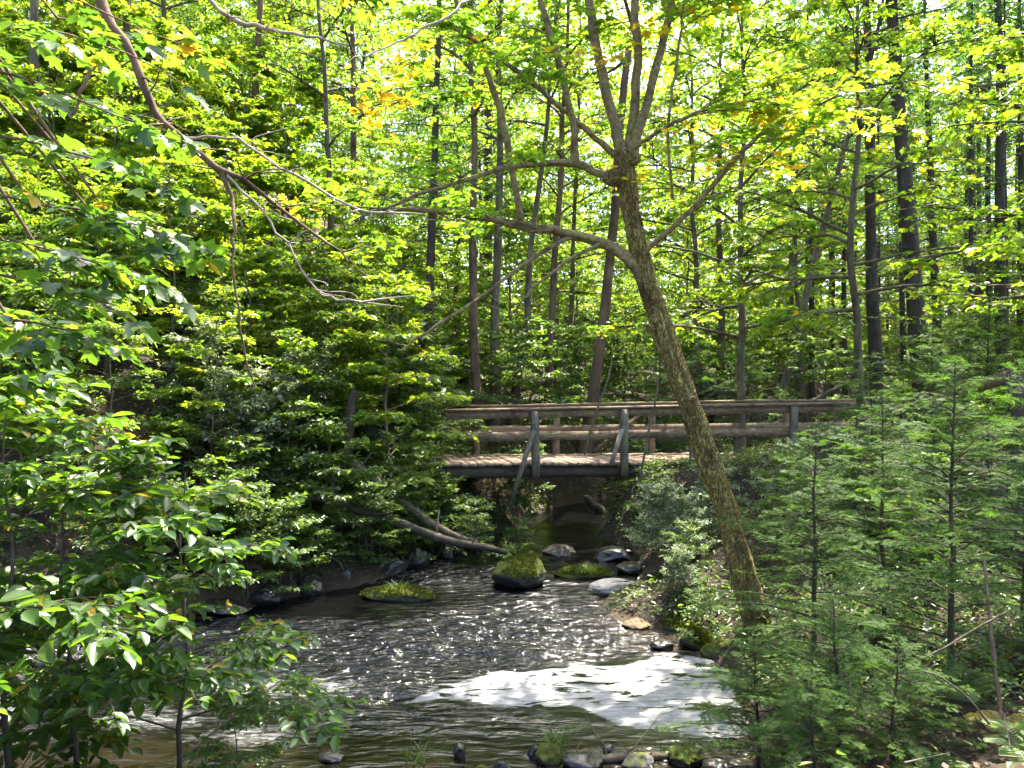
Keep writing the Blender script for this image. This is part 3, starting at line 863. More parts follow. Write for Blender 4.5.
for px, py, w, h, m_, lb in stones:
    rock(px, py, w, h, mat=m_, label=lb, name='bank_stone', cat='stone', group='stones along the right bank')
for px, py, w, h, m_, lb, z_ in [(8, 618, 62, 46, 'rock_wet', 'large dark rounded boulder beside the cascade at the left edge', .4), (40, 640, 70, 22, 'rock', 'grey slanting rock below the large boulder at the cascade', .25),
                              (126, 684, 30, 17, 'rock', 'small grey rounded stone sitting in the white water', 0.0), (128, 596, 60, 20, 'rock_wet', 'wet dark ledge at the top of the cascade', .45),
                              (215, 618, 60, 14, 'rock_wet', 'low wet rock under the left bank right of the cascade', .0), (45, 672, 44, 16, 'rock_wet', 'wet stone breaking the white water left of the grey stone', .1)]:
    rock(px, py, w, h, mat=m_, label=lb, name='cascade_rock', z=z_, cat='rock', group='rocks around the cascade', depth=0.8)
for px, py, w, h, m_, lb in [(460, 757, 20, 17, 'rock_wet', 'small dark stone standing alone at the near water edge'), (552, 764, 42, 24, 'rock_moss', 'mossy stone with a grass tuft at the near water edge'),
                             (536, 758, 22, 15, 'rock_wet', 'small dark stone touching the mossy stone with the grass tuft'), (585, 768, 60, 16, 'rock_wet', 'flat dark stone at the bottom edge right of the grass tuft'),
                             (500, 772, 26, 14, 'rock_wet', 'dark stone between the lone stone and the grass tuft at the bottom'), (640, 770, 50, 14, 'rock', 'grey stone at the bottom edge under the spruce boughs'),
                             (480, 778, 30, 14, 'rock_moss', 'mossy stone at the very bottom below the lone dark stone'), (330, 762, 40, 9, 'rock_wet', 'low dark stone at the bottom left of the open water'),
                             (690, 765, 50, 18, 'rock_moss', 'mossy stone below the right end of the foam'), (610, 752, 20, 9, 'rock_wet', 'tiny wet stone right of the grass tuft in shallow water')]:
    rock(px, py + 3, w * 0.72, h * 0.75, mat=m_, label=lb, name='shore_stone', cat='stone', group='stones on the near shore')
# rocky ledge in the left bank and the boulder behind it
rock(378, 462, 50, 50, Y=14.2, mat='rock_dark', label='grey rock ledge showing through plants left of the bridge', name='rock_ledge', depth=0.8, cat='ledge')
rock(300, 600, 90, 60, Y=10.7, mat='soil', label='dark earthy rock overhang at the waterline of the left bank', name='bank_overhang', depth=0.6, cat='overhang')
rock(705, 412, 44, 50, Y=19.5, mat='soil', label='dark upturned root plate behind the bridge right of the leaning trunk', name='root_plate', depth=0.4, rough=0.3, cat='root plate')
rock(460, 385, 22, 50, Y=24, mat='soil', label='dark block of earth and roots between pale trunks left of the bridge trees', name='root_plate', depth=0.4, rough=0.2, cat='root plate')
# dark bank added behind the bridge so the channel stays in shade
rock(575, 545, 230, 62, Y=18.3, mat='soil', label='dark earth bank added to close the gap across the stream beneath the bridge', name='backing_bank', depth=0.35, rough=0.22, cat='bank')


# ------------------------------------------------------------------ logs and dead wood
def px_path(pts, n=14):
    """pts: (px, py, Y, width px) -> path and radii"""
    P = np.array([at(a, b, c) for a, b, c, w in pts]); r = np.array([w / F_PX * c / 2 for a, b, c, w in pts])
    Q = smooth_path(np.column_stack([P, r]), n)
    return Q[:, :3], np.maximum(Q[:, 3], 0.002)


def log(pts, mat, name, label, cat, sides=9, rough=0.07, twigs=0, group=None):
    P, r = px_path(pts)
    mb = MB(); b = P[0].copy()
    P = P + rng.normal(0, 0.2, P.shape) * np.minimum(r, 0.06)[:, None]
    tube(mb, P - b, r, sides, rough)
    for k in range(twigs):
        i = rng.integers(2, len(P) - 2)
        q = branch_path(P[i] - b, rng.uniform(0, 6.28), rng.uniform(0.1, 1.2), rng.uniform(0.2, 0.6), 5, 0.5, 0, 0.15)
        tube(mb, q, np.linspace(r[i] * 0.25, 0.003, 5), 4)
    o = mb.build(name, M[mat], loc=b)
    return tag(o, label, cat, group)


log([(300, 494, 11.2, 8), (350, 507, 11.3, 9), (400, 523, 11.4, 9), (450, 541, 11.5, 8), (507, 553, 11.6, 6)], 'bark_dark', 'fallen_log', 'long bare fallen log slanting down the left bank to the water', 'log', twigs=5)
log([(345, 458, 11.9, 10), (372, 478, 11.9, 10), (400, 500, 11.9, 9.5), (440, 528, 11.9, 8), (476, 544, 11.9, 6)], 'bark', 'fallen_log', 'shorter grey fallen log lying above the long log on the left bank', 'log', twigs=6)
log([(354, 390, 12.3, 8), (350, 420, 12.2, 10), (346, 470, 12.1, 12)], 'bark_dark', 'dead_snag', 'upright grey broken snag standing on the left bank by the rock ledge', 'snag')
log([(585, 498, 16.8, 9), (600, 510, 16.6, 9), (622, 528, 16.4, 7)], 'bark_dark', 'fallen_log', 'short log leaning into the dark water underneath the bridge', 'log')
log([(585, 455, 13.3, 2), (592, 425, 13.3, 2.2), (600, 402, 13.3, 2), (609, 375, 13.3, 1.6), (613, 350, 13.4, 1.2)], 'bark', 'bare_stick', 'thin grey stick leaning on the bridge rail left of the middle post', 'stick')
log([(641, 495, 13.1, 1.6), (642, 470, 13.1, 2.2), (650, 425, 13.1, 2.2), (658, 385, 13.15, 1.8), (648, 362, 13.2, 1.2)], 'bark', 'bare_stick', 'thin grey stick hanging over the bridge rail right of the middle post', 'stick')
log([(900, 668, 4.9, 1.5), (940, 652, 4.9, 2), (985, 625, 4.9, 2.2), (1010, 612, 4.9, 2.6)], 'bark', 'bare_stick', 'thin curved dead branch sticking out below the right spruce sapling', 'branch', twigs=2)
log([(925, 672, 4.7, 1.4), (945, 680, 4.7, 1.8), (975, 705, 4.7, 2.2), (995, 730, 4.7, 2.5)], 'bark', 'bare_stick', 'thin dead branch lying in the dark hollow at the lower right', 'branch')
log([(560, 770, 5.85, 8), (600, 762, 5.85, 9), (660, 757, 5.9, 9), (700, 752, 5.95, 6)], 'bark', 'driftwood', 'grey driftwood branch lying on the near shore stones', 'branch', twigs=4)
log([(985, 560, 5.6, 3), (998, 680, 5.2, 4), (1008, 745, 5.0, 5)], 'bark_red', 'dead_snag', 'thin reddish dead sapling at the right edge above the yellow fern', 'snag')
log([(505, 395, 21, 5), (540, 384, 22, 5), (580, 376, 23, 5)], 'bark_red', 'fallen_log', 'thin fallen trunk lying across the forest floor behind the bridge', 'log')
log([(775, 425, 17.5, 5), (800, 412, 17.5, 6), (820, 398, 17.6, 5), (850, 380, 17.6, 4)], 'bark_dark', 'fallen_log', 'dark bent dead limb rising behind the right end of the bridge', 'log', twigs=3)

# ------------------------------------------------------------------ the leaning tree
def leaning_tree():
    base = at(765, 640, 8.1); base[2] = ground(base[0], base[1]) - 0.1
    t = thing('leaning_tree', 'leaning yellow-brown ridged tree rising from the right bank in front of the bridge', 'tree', base)
    wood, lv, yl = MB(), MB(), MB()
    Yb = 9.3

    def limb(pts, sides=8, rough=0.03, n=18):
        P, r = px_path([(a, b, c * 0.87, w) for a, b, c, w in pts], n)
        P = P + rng.normal(0, 0.006, P.shape)
        P = P - base
        if r[0] > 0.04:
            Pf = smooth_path(P, 110); rf = np.interp(np.linspace(0, n - 1, 110), np.arange(n), r)
            rf[:14] *= 1 + 0.5 * (1 - np.arange(14) / 14.0) ** 2
            ridged_tube(wood, Pf, rf * 0.74, 18, 0.008)
        else:
            tube(wood, P, r, sides, 0.07)
        return P
    tr = MB()
    P, r = px_path([(a, b, c * 0.87, w) for a, b, c, w in [(775, 680, 9.3, 46), (762, 635, 9.3, 38), (744, 580, 9.3, 34), (722, 505, 9.3, 31), (700, 440, 9.3, 30), (675, 372, 9.3, 29), (655, 312, 9.3, 28), (640, 262, 9.3, 27), (629, 212, 9.3, 25), (623, 165, 9.3, 26), (622, 150, 9.3, 18)]], 60)
    P = P + np.cumsum(rng.normal(0, 0.003, P.shape), 0) * np.array([1, 1, 0])
    P = smooth_path(P, 300); r = np.interp(np.linspace(0, 59, 300), np.arange(60), r) * 0.72
    r = r * (1 + 0.04 * np.sin(np.arange(300) * 0.31) + 0.03 * np.sin(np.arange(300) * 0.12 + 1))
    ridged_tube(tr, P - base, r, 56, 0.016, flare=0.45)
    # burls and a woodpecker-dark scar
    for (px, py, s) in [(612, 178, .09), (632, 160, .08), (655, 320, .06), (650, 328, .05), (690, 398, .05)]:
        c = at(px, py, 8.0) - base
        q = np.array([c + np.array([0, 0, -s]), c, c + np.array([0, 0, s])]); tube(tr, smooth_path(q, 7), s * np.array([.2, .8, 1, 1.05, 1, .8, .2]), 9, 0.15)
    tr.build('trunk', M['bark_moss'], t)
    L = {}
    L['a'] = limb([(622, 160, 9.3, 16), (612, 120, 9.3, 14), (598, 60, 9.35, 12), (588, 0, 9.4, 11), (578, -90, 9.5, 8), (560, -220, 9.8, 4)])
    L['b'] = limb([(627, 165, 9.3, 16), (634, 110, 9.3, 12), (637, 50, 9.3, 11), (634, 0, 9.3, 10), (632, -110, 9.3, 8), (640, -260, 9.2, 4)])
    L['c'] = limb([(630, 155, 9.25, 13), (648, 95, 9.2, 11), (663, 40, 9.2, 10), (670, 0, 9.15, 9), (684, -100, 9.1, 7), (720, -230, 9, 3)])
    L['d'] = limb([(625, 186, 9.3, 13), (600, 174, 9.2, 11), (573, 164, 9.1, 10), (535, 165, 9.0, 7), (490, 172, 8.8, 5.5), (440, 188, 8.6, 4.5), (385, 208, 8.4, 3), (350, 222, 8.3, 2)])
    L['e'] = limb([(575, 165, 9.1, 9), (570, 112, 9.0, 9), (556, 55, 8.9, 8), (540, 0, 8.8, 7), (515, -90, 8.6, 5), (480, -180, 8.4, 3)])
    L['f'] = limb([(643, 272, 9.3, 20), (612, 248, 9.25, 15), (570, 234, 9.2, 12), (532, 228, 9.1, 11), (485, 218, 9.0, 9), (430, 211, 8.8, 6), (370, 208, 8.6, 3)])
    L['g'] = limb([(522, 226, 9.1, 7), (512, 172, 9.0, 7), (500, 112, 9.0, 6.5), (482, 60, 8.9, 6), (458, 8, 8.8, 5), (430, -70, 8.6, 3)])
    L['h'] = limb([(618, 158, 9.3, 7), (585, 130, 9.1, 6), (545, 95, 8.9, 5), (500, 60, 8.7, 4.5), (440, 20, 8.4, 3)])
    L['i'] = limb([(640, 255, 9.25, 6), (684, 217, 9.0, 6), (735, 160, 8.7, 5), (775, 125, 8.5, 4), (835, 98, 8.3, 2.5)])
    L['j'] = limb([(632, 150, 9.2, 5), (660, 132, 9.0, 4), (700, 112, 8.8, 3.5), (760, 100, 8.5, 2)])
    L['k'] = limb([(570, 236, 9.2, 5), (530, 260, 9.1, 4), (480, 298, 8.9, 3.5), (430, 330, 8.8, 3), (400, 350, 8.7, 2)])
    L['l'] = limb([(600, 244, 9.2, 4), (565, 262, 9.1, 3.5), (530, 292, 9.0, 3), (510, 315, 9, 2)])
    L['m'] = limb([(672, 200, 9.1, 3), (668, 130, 9.0, 3), (676, 60, 9, 3), (684, 0, 9, 2)])
    def wp(x, Y, z, w):
        return (512 + x / Y * F_PX, HZ - (z - CAMZ) / Y * F_PX, Y / 0.87, w)
    L['n'] = limb([(676, -60, 9.15, 8), wp(2.2, 9.3, 8.6, 8), wp(3.1, 10.8, 9.2, 7), wp(4.6, 11.6, 9.4, 4)])  # this limb and the next are added out of view to shade the foam
    L['p'] = limb([(634, -60, 9.3, 7), wp(1.4, 9.2, 8.7, 6), wp(1.9, 10.4, 9.1, 5), wp(2.1, 12.0, 9.3, 3)])
    # burst of thin dead twigs on the left limbs
    for key in ('d', 'f', 'g', 'h', 'k'):
        for q in range(7):
            Pk = L[key]; i = rng.integers(6, 17)
            tube(wood, branch_path(Pk[i], rng.uniform(0, 6.28), rng.uniform(-0.5, 0.7), rng.uniform(0.2, 0.6), 5, 0.6, 0, 0.12), np.linspace(0.006, 0.002, 5), 4)
    # foliage: thin layered sprays at the ends of the limbs
    tw = wood
    for key, cnt, tn in (('a', 8, .55), ('b', 8, .6), ('c', 9, .65), ('e', 8, .5), ('g', 8, .45), ('h', 8, .45), ('d', 7, .42), ('f', 5, .42), ('i', 11, .72), ('j', 8, .75), ('m', 4, .7)):
        Pk = L[key]
        for q in range(cnt):
            i = rng.integers(8, 18)
            d = Pk[min(i + 1, 17)] - Pk[max(i - 1, 0)]
            az = math.atan2(d[1], d[0]) + rng.normal(0, 1.1)
            P2 = branch_path(Pk[min(i, 17)], az, rng.normal(0.15, 0.2), rng.uniform(0.6, 1.3), 6, 0.4, 0.25)
            tube(tw, P2, np.linspace(0.007, 0.002, 6), 4, cap=False)
            foliage_on(tw, lv, P2, 0.085, 0.32, 10, 6, MAPLE, 0.1, 0.32, tn, 0.02, 0.002)
    # extra unseen sprays added above the picture to shade the foam
    for key, cnt in (('a', 8), ('b', 10), ('c', 10), ('n', 26), ('p', 18)):
        Pk = L[key]
        for q in range(cnt):
            i = rng.integers(12 if key not in 'np' else 5, 18)
            P2 = branch_path(Pk[i], rng.uniform(-0.6, 2.4) if key not in 'np' else rng.uniform(0, 6.28), rng.normal(0.2, 0.2), rng.uniform(1.3, 2.4) if key not in 'np' else rng.uniform(.5, 1.2), 8, 0.4, 0.2)
            tube(tw, P2, np.linspace(0.012, 0.003, 8), 4, cap=False)
            foliage_on(tw, lv, P2, 0.095, 0.55, 16, 6, MAPLE, 0.1, 0.4, .6, 0.02, 0.002)
    for (px, py, Y, n) in [(778, 120, 8.5, 5), (720, 160, 8.7, 5), (770, 160, 8.5, 4), (690, 130, 8.9, 3), (800, 130, 8.4, 3), (640, 175, 9.0, 2), (655, 30, 9, 5), (612, 58, 9.2, 4), (575, 60, 9, 2), (300, 207, 8.2, 3), (385, 100, 8.5, 8), (410, 60, 8.4, 4), (395, 70, 8.6, 5), (372, 120, 8.6, 4)]:
        c = at(px, py, Y * 0.87) - base
        m = n * 7
        pos = c + rng.normal(0, 0.1, (m, 3)) * np.array([1.6, 1.2, 0.6])
        place(yl, MAPLE, pos, rng.normal(0, 1, (m, 3)) * [1, 1, .3], np.array([0, 0, 1.0]) + rng.normal(0, .35, (m, 3)), 0.085 * rng.uniform(.6, 1.1, m), rng.random(m))
    wood.build('limb', M['bark_limb'], t)
    lv.build('crown', M['leaf_maple'], t)
    o = yl.build('autumn_leaves', M['yellow'], t); o['label'] = 'clusters of yellow autumn leaves'


leaning_tree()


# ------------------------------------------------------------------ overhanging tree at the near left
def overhanging_tree():
    bx, by = -4.6, 3.3
    base = np.array([bx, by, float(ground(bx, by))])
    t = thing('overhanging_tree', 'near tree at the left whose bare crooked branch and dark leaves hang over the stream', 'tree', base)
    wood, pale, lv = MB(), MB(), MB()
    tw = wood
    T = smooth_path(np.array([[0, 0, -.4], [0.05, 0.05, 1.5], [-0.1, 0.1, 3.2], [0.1, 0.0, 5], [0.2, 0.1, 7]]), 24)
    tube(wood, T, np.linspace(0.2, 0.1, 24), 12, 0.05)

    def limb(pts, mbx, start=None, n=20):
        P, r = px_path(pts, n)
        P = P - base
        if start is not None:
            S = smooth_path(np.vstack([start, (np.asarray(start) + P[0]) / 2 + [0, 0, .25], P[0]]), 8)
            tube(wood, S, np.linspace(0.06, r[0], 8), 8)
        P = P + rng.normal(0, 0.006, P.shape)
        P = P + np.cumsum(rng.normal(0, 0.004, P.shape), 0) * [1, 1, 1]
        tube(mbx, P, r * (0.68 if mbx is pale else 0.85), 7, 0.09)
        if mbx is pale:
            PL.append(P)
        return P
    PL = []
    A = limb([(93, -40, 4.6, 12), (104, 12, 4.6, 13), (118, 36, 4.6, 11), (135, 62, 4.6, 9.5), (146, 95, 4.6, 10), (160, 120, 4.6, 8.5), (186, 140, 4.6, 8), (215, 168, 4.6, 7), (240, 178, 4.6, 5), (285, 214, 4.7, 4), (330, 246, 4.8, 3), (345, 262, 4.8, 2)], wood, T[-2])
    limb([(186, 139, 4.6, 5), (215, 138, 4.6, 4), (243, 142, 4.65, 4), (270, 165, 4.7, 4), (305, 184, 4.75, 4), (342, 208, 4.8, 4), (375, 218, 4.8, 4), (424, 219, 4.9, 2)], pale)
    limb([(222, 172, 4.6, 5), (232, 195, 4.6, 4.5), (236, 225, 4.55, 4), (234, 265, 4.5, 3), (244, 330, 4.5, 2.5), (255, 385, 4.5, 2)], wood)
    limb([(228, 176, 4.6, 4), (260, 205, 4.6, 3.5), (290, 248, 4.65, 3), (318, 288, 4.7, 3), (350, 298, 4.7, 3.5), (415, 293, 4.7, 2)], pale)
    limb([(112, 28, 4.6, 6), (105, 48, 4.6, 6), (95, 75, 4.55, 5.5), (85, 92, 4.5, 5), (75, 120, 4.5, 3)], wood)
    limb([(190, -20, 4.4, 5), (222, 14, 4.45, 7), (245, 22, 4.5, 7), (280, 28, 4.5, 5), (345, 42, 4.6, 3)], pale, T[-3])
    limb([(480, -12, 5.6, 3), (452, 14, 5.3, 4), (420, 34, 5.2, 4), (388, 50, 5.1, 2.5), (350, 66, 5.0, 1.5)], pale)
    for Pk in PL:
        for q in range(9):
            i = rng.integers(3, 19)
            tube(pale, branch_path(Pk[i], rng.uniform(-1.5, 1.5), rng.uniform(-0.6, 0.6), rng.uniform(0.1, 0.4), 6, 0.5, 0.2, 0.15), np.linspace(0.004, 0.001, 6), 4)
    for q in range(22):
        i = rng.integers(4, 19)
        tube(wood, branch_path(A[i], rng.uniform(0, 6.28), rng.uniform(-0.8, 0.6), rng.uniform(0.15, 0.45), 6, 0.5, 0.2, 0.15), np.linspace(0.006, 0.0015, 6), 4)
    # leafy drooping sprays
    for (px, py, Y, L, az) in [(-60, 60, 3.4, 1.0, 0.2), (-40, 130, 3.4, 0.9, 0.0), (-60, 185, 3.5, 1.0, -0.1), (-50, 230, 3.5, 0.8, 0.3), (20, 90, 5.3, 0.8, 0.1), (60, 150, 5.3, 0.7, -0.2), (30, 200, 3.6, 0.8, 0.2), (90, 210, 5.3, 0.6, 0.0),
                               (-30, 270, 3.4, 0.8, 0.1), (40, 250, 3.8, .6, .4), (-20, 20, 3.6, 0.9, 0.3), (60, 20, 5.3, 0.7, 0.0), (120, 230, 5.3, .4, 0), (310, -30, 4.6, 0.45, 0.2), (-30, -30, 4, 1.2, 0.4), (10, 320, 3.8, .5, .2)]:
        p0 = at(px, py, Y) - base
        P = branch_path(p0, az, R(-8), L, 8, 0.6, 0.35)
        S = smooth_path(np.vstack([T[rng.integers(12, 22)], (p0 + T[18]) / 2 + [0, 0, .3], p0]), 8)
        tube(wood, S, np.linspace(0.02, 0.008, 8), 5)
        tube(tw, P, np.linspace(0.008, 0.002, 8), 5, cap=False)
        foliage_on(tw, lv, P, 0.11, 0.3, 11, 4, MAPLE if px > -100 else OVATE, 0.05, 0.4, 0.35, 0.02 if py > 0 else 0.4, 0.0025, droop=0.4)
    wood.build('trunk', M['bark_red'], t)
    o = pale.build('bare_branch', M['bark_pale'], t); o['label'] = 'pale bare sunlit dead branches'
    lv.build('crown', M['leaf_near'], t)


overhanging_tree()

# ------------------------------------------------------------------ plant prototypes
def proto(name, wl, wood_mat, leaf_mat_, wn='trunk', ln='crown'):
    w, l = wl
    return Proto(name, [(wn, w.mesh(name + '_' + wn, M[wood_mat])), (ln, l.mesh(name + '_' + ln, M[leaf_mat_]))])


flatprof = lambda t: 0.9 - 0.45 * t
# near shrubs with broad leaves held in flat layers
NEAR = [proto('broadleaf_shrub', woody(2.3, 0.35, 1.35, 15, 0.105, 0.34, 8, 5, OVATE, 0.022, (40, 5), 3, flatprof, 0.45, 0.02, 0.3, 0.28, 0.02), 'twig', 'leaf_near', 'stem', 'foliage') for _ in range(4)]
# medium saplings on the far left bank
MID = [proto('maple_sapling', woody(4.2, 0.5, 1.9, 22, 0.095, 0.36, 10, 6, OVATE if k % 2 else MAPLE, 0.035, (50, 8), 4, flatprof, 0.45 + 0.08 * k, 0.015, 0.3, 0.42, 0.03), 'bark', 'leaf_sapling', 'trunk', 'crown') for k in range(3)]
BUSH = [proto('leafy_bush', woody(1.3, 0.1, 0.9, 14, 0.07, 0.25, 8, 5, OVATE, 0.014, (70, 25), 3, flatprof, 0.45, 0.01, 0.2, 0.4, 0.02), 'twig', 'herb', 'stem', 'foliage') for _ in range(3)]
PALE = [proto('pale_bush', woody(1.0, 0.05, 0.65, 18, 0.045, 0.2, 9, 6, OVATE, 0.01, (75, 40), 3, flatprof, 0.55, 0.1, 0.1, 0.5, 0.02), 'twig', 'pale_herb', 'stem', 'foliage') for _ in range(2)]
YOUNG = [proto('young_tree', woody(6.5, 0.6, 2.3, 26, 0.13, 0.5, 9, 6, DIAM, 0.05, (60, 20), 4, flatprof, 0.5 + 0.08 * k, 0.012, 0.25, 0.7, 0.05), 'bark', 'leaf_far') for k in range(3)]
TREE = [proto('forest_tree', woody(15, 4.5 + k, 3.2, 26, 0.15, 0.65, 9, 6, DIAM, 0.13, (60, 15), 5, None, 0.48 + 0.1 * k, 0.012, 0.2, 0.75, 0.05), ['bark', 'bark_red', 'bark'][k], 'leaf_far') for k in range(3)]
MAPLET = [proto('bright_maple', woody(11, 2.6, 3.4, 26, 0.12, 0.55, 9, 6, MAPLE, 0.1, (45, 8), 5, None, 0.62, 0.015, 0.25, 0.55, 0.05), 'bark', 'leaf_maple') for k in range(2)]

THIN = [proto('slender_tree', woody(15, 7 + k, 2.4, 13, 0.15, 0.6, 8, 6, DIAM, 0.13, (60, 20), 4, None, 0.5 + 0.1 * k, 0.012, 0.2, 0.75, 0.05), ['bark', 'bark_red', 'bark'][k], 'leaf_far') for k in range(3)]


def conifer(H, clear, spread, r):
    w, l = MB(), MB()
    n = 14; zz = np.linspace(-0.4, H, n)
    T = np.stack([np.cumsum(rng.normal(0, 0.02, n)), np.cumsum(rng.normal(0, 0.02, n)), zz], 1)
    Ts = smooth_path(T, 30); tube(w, Ts, np.linspace(r, r * 0.15, 30), 10, 0.04)
    for b in range(60):          # dead lower branches
        z = rng.uniform(1.2, clear + 1); p0 = [np.interp(z, Ts[:, 2], Ts[:, 0]), np.interp(z, Ts[:, 2], Ts[:, 1]), z]
        P = branch_path(p0, rng.uniform(0, 6.28), rng.normal(-0.05, 0.15), rng.uniform(0.4, 1.6), 6, 0.5, 0.2, 0.1)
        tube(w, P, np.linspace(0.014, 0.004, 6), 4, cap=False)
        m = 6; i = rng.integers(1, 5, m); a = P[i]
        sticks(w, a, a + rng.normal(0, 0.22, (m, 3)), np.full(m, 0.005), np.full(m, 0.002))
    nb = 52
    for b in range(nb):
        t = (b + rng.random()) / nb; z = clear + (H - clear) * t
        p0 = [np.interp(z, Ts[:, 2], Ts[:, 0]), np.interp(z, Ts[:, 2], Ts[:, 1]), z]
        L = (spread * (1 - t) ** 0.8 + 0.25) * rng.uniform(0.7, 1.1)
        P = branch_path(p0, b * 2.4, R(rng.normal(0, 8)), L, 7, 0.4, 0.35)
        tube(w, P, np.linspace(0.02, 0.004, 7), 4, cap=False)
        foliage_on(None, l, P, 0.16, 0.6, 12, 8, LONG, 0.2, 0.35, 0.45, 0, droop=0.4)
    return w, l


CONIF = [proto('tall_conifer', conifer(17, c, 2.2, 0.17), 'bark_dark', 'needle') for c in (5.5, 8.5)]
HEM = [proto('hemlock_sapling', hemlock(*a), 'bark_dark', 'needle') for a in ((2.5, 1.3, 66), (2.2, 1.05, 56), (1.3, 1.0, 50))]


def foot(px, Y):
    x = (px - 512) / F_PX * Y
    return (x, Y, float(ground(x, Y)))


def lean_to(dx, H):
    return (math.atan2(dx, H), 0)


# --- near left shrubs
for k, (px, Y, s, rz, lb) in enumerate([
        (10, 4.5, 1.0, 0.3, 'broadleaf shrub at the lower left corner in front of the cascade boulder'),
        (75, 4.75, 0.92, 2.1, 'broadleaf shrub whose thin stem crosses the white water at the lower left'),
        (-70, 4.9, 1.15, 4.0, 'tall broadleaf shrub at the left edge over the cascade'),
        (175, 4.9, 0.95, 5.2, 'broadleaf shrub reaching furthest right over the stream from the near bank'),
        (-40, 4.2, 1.15, 1.1, 'darkest broadleaf shrub under the hanging maple leaves at the left edge'),
        (235, 4.7, 0.3, 0.9, 'low broadleaf shrub along the bottom edge in front of the sunlit riffle')]):
    NEAR[k % 4].new(lb, 'shrub', foot(px, Y), rz, s)
# --- left bank saplings (Y 8.5 .. 15)
for k, (px, Y, s, rz, lb) in enumerate([
        (20, 9.6, 0.8, 0.0, 'sapling above the cascade boulder at the left'),
        (110, 10.2, 0.75, 1.3, 'sapling hanging over the top of the cascade'),
        (210, 10.9, 0.62, 2.2, 'low sapling above the waterline right of the cascade'),
        (290, 11.6, 0.55, 0.7, 'small sapling above the earthen overhang'),
        (60, 11.8, 1.0, 3.1, 'large sapling uphill of the cascade at the left'),
        (170, 12.6, 1.05, 4.4, 'tall sapling uphill of the waterline bushes'),
        (250, 13.2, 1.0, 5.0, 'tall sapling left of the rock ledge'),
        (320, 13.8, 0.95, 0.2, 'sapling just left of the standing snag'),
        (390, 15.2, 0.9, 1.9, 'sapling standing behind the rock ledge'),
        (-40, 13, 1.2, 2.5, 'broad sapling at the far left of the hillside'),
        (120, 15, 1.3, 3.6, 'big sapling high on the left hillside'),
        (230, 16, 1.25, 0.9, 'big sapling on the hillside behind the tall saplings'),
        (330, 17.5, 1.2, 5.5, 'big sapling behind the standing snag'),
        (400, 18.5, 1.1, 4.1, 'slender sapling left of the dark trunk by the bridge')]):
    MID[k % 3].new(lb, 'sapling', foot(px, Y), rz, min(s, 0.52 + (Y - 9) * 0.085))
# --- bushes on the banks
for k, (px, Y, s, rz, lb) in enumerate([
        (428, 13.2, 0.75, 1.1, 'bush covering the left deck end of the bridge'), (480, 12.6, 0.8, 0, 'green bush at the waterline left of the bridge abutment'), (512, 14.3, 0.75, 0.8, 'bush in the shade under the left end of the deck'), (530, 16.3, 0.9, 3.7, 'bush on the far bank seen beneath the bridge'), (650, 13.2, 0.7, 2.9, 'bush at the right abutment below the deck'), (440, 12.9, 0.8, 2, 'bush below the left end of the bridge just left of the first post'),
        (520, 13.0, 0.5, 3, 'small bush below the first bridge post'),
        (300, 12.4, 0.9, 5, 'bush under the low sapling on the left bank'), (420, 14.2, 0.8, 2.6, 'bush hiding the left rail end of the bridge'), (445, 15.5, 0.7, 0.4, 'bush on the path side at the left bridge end'),
        (250, 11.2, 0.8, 3.3, 'bush above the waterline left of the earthen overhang'), (160, 10.4, 0.8, 1.5, 'bush right of the cascade ledge'), 
        (700, 8.3, 0.45, 1.2, 'small bush by the foam at the foot of the leaning trunk'), (690, 9.6, 0.5, 5.1, 'bush on the mossy stones left of the leaning trunk'),
        (790, 9.8, 0.8, 0.6, 'bush behind the base of the leaning trunk'), (860, 9.5, 0.9, 2.2, 'sunlit bush between the two spruce saplings'), (1000, 9.0, 1.0, 4.6, 'yellow-green bush under the sloping handrail'),
        (930, 8.6, 0.8, 3.9, 'sunlit bush behind the right spruce sapling')]):
    BUSH[k % 3].new(lb, 'bush', foot(px, Y), rz, s)
for k, (px, Y, s, rz, lb) in enumerate([
        (665, 10.9, 1.0, 0, 'pale flowering bush on the bank beneath the bridge, left of the leaning trunk'), (685, 10.6, 0.9, 2, 'pale bush close to the leaning trunk'),
        (652, 11.8, 0.9, 4, 'pale bush nearest the dark water under the bridge'), (715, 11.2, 1.0, 1, 'pale bush directly behind the leaning trunk'), (680, 9.2, 0.55, 3, 'low pale bush on the mossy bank stones'),
        (775, 10.8, 1.0, 5, 'pale bush under the right half of the bridge'), (830, 11.5, 1.1, 2.4, 'pale bush below the right end of the bridge')]):
    PALE[k % 2].new(lb, 'bush', foot(px, Y), rz, s)
for k in range(42):
    Y = 9.2 + 4.0 * k / 41 + rng.normal(0, 0.1); x = float(np.interp(Y, YS, XL)) - (rng.uniform(0.02, 0.35) if k % 2 else rng.uniform(0.3, 1.2))
    BUSH[k % 3].new('leafy bush hanging over the dark waterline of the left bank', 'bush', (x, Y, float(ground(x, Y))), rng.uniform(0, 6.28), rng.uniform(0.4, 0.9), group='bushes along the left waterline')
for k, (px, Y, s) in enumerate([(230, 11.0, 1.5), (270, 11.4, 1.6), (300, 12.6, 1.5), (200, 11.6, 1.6)]):
    PALE[k % 2].new('fine leaved pale bush on the left bank beside the earthen overhang', 'bush', foot(px, Y), k * 1.7, s, group='pale bushes on the left bank')
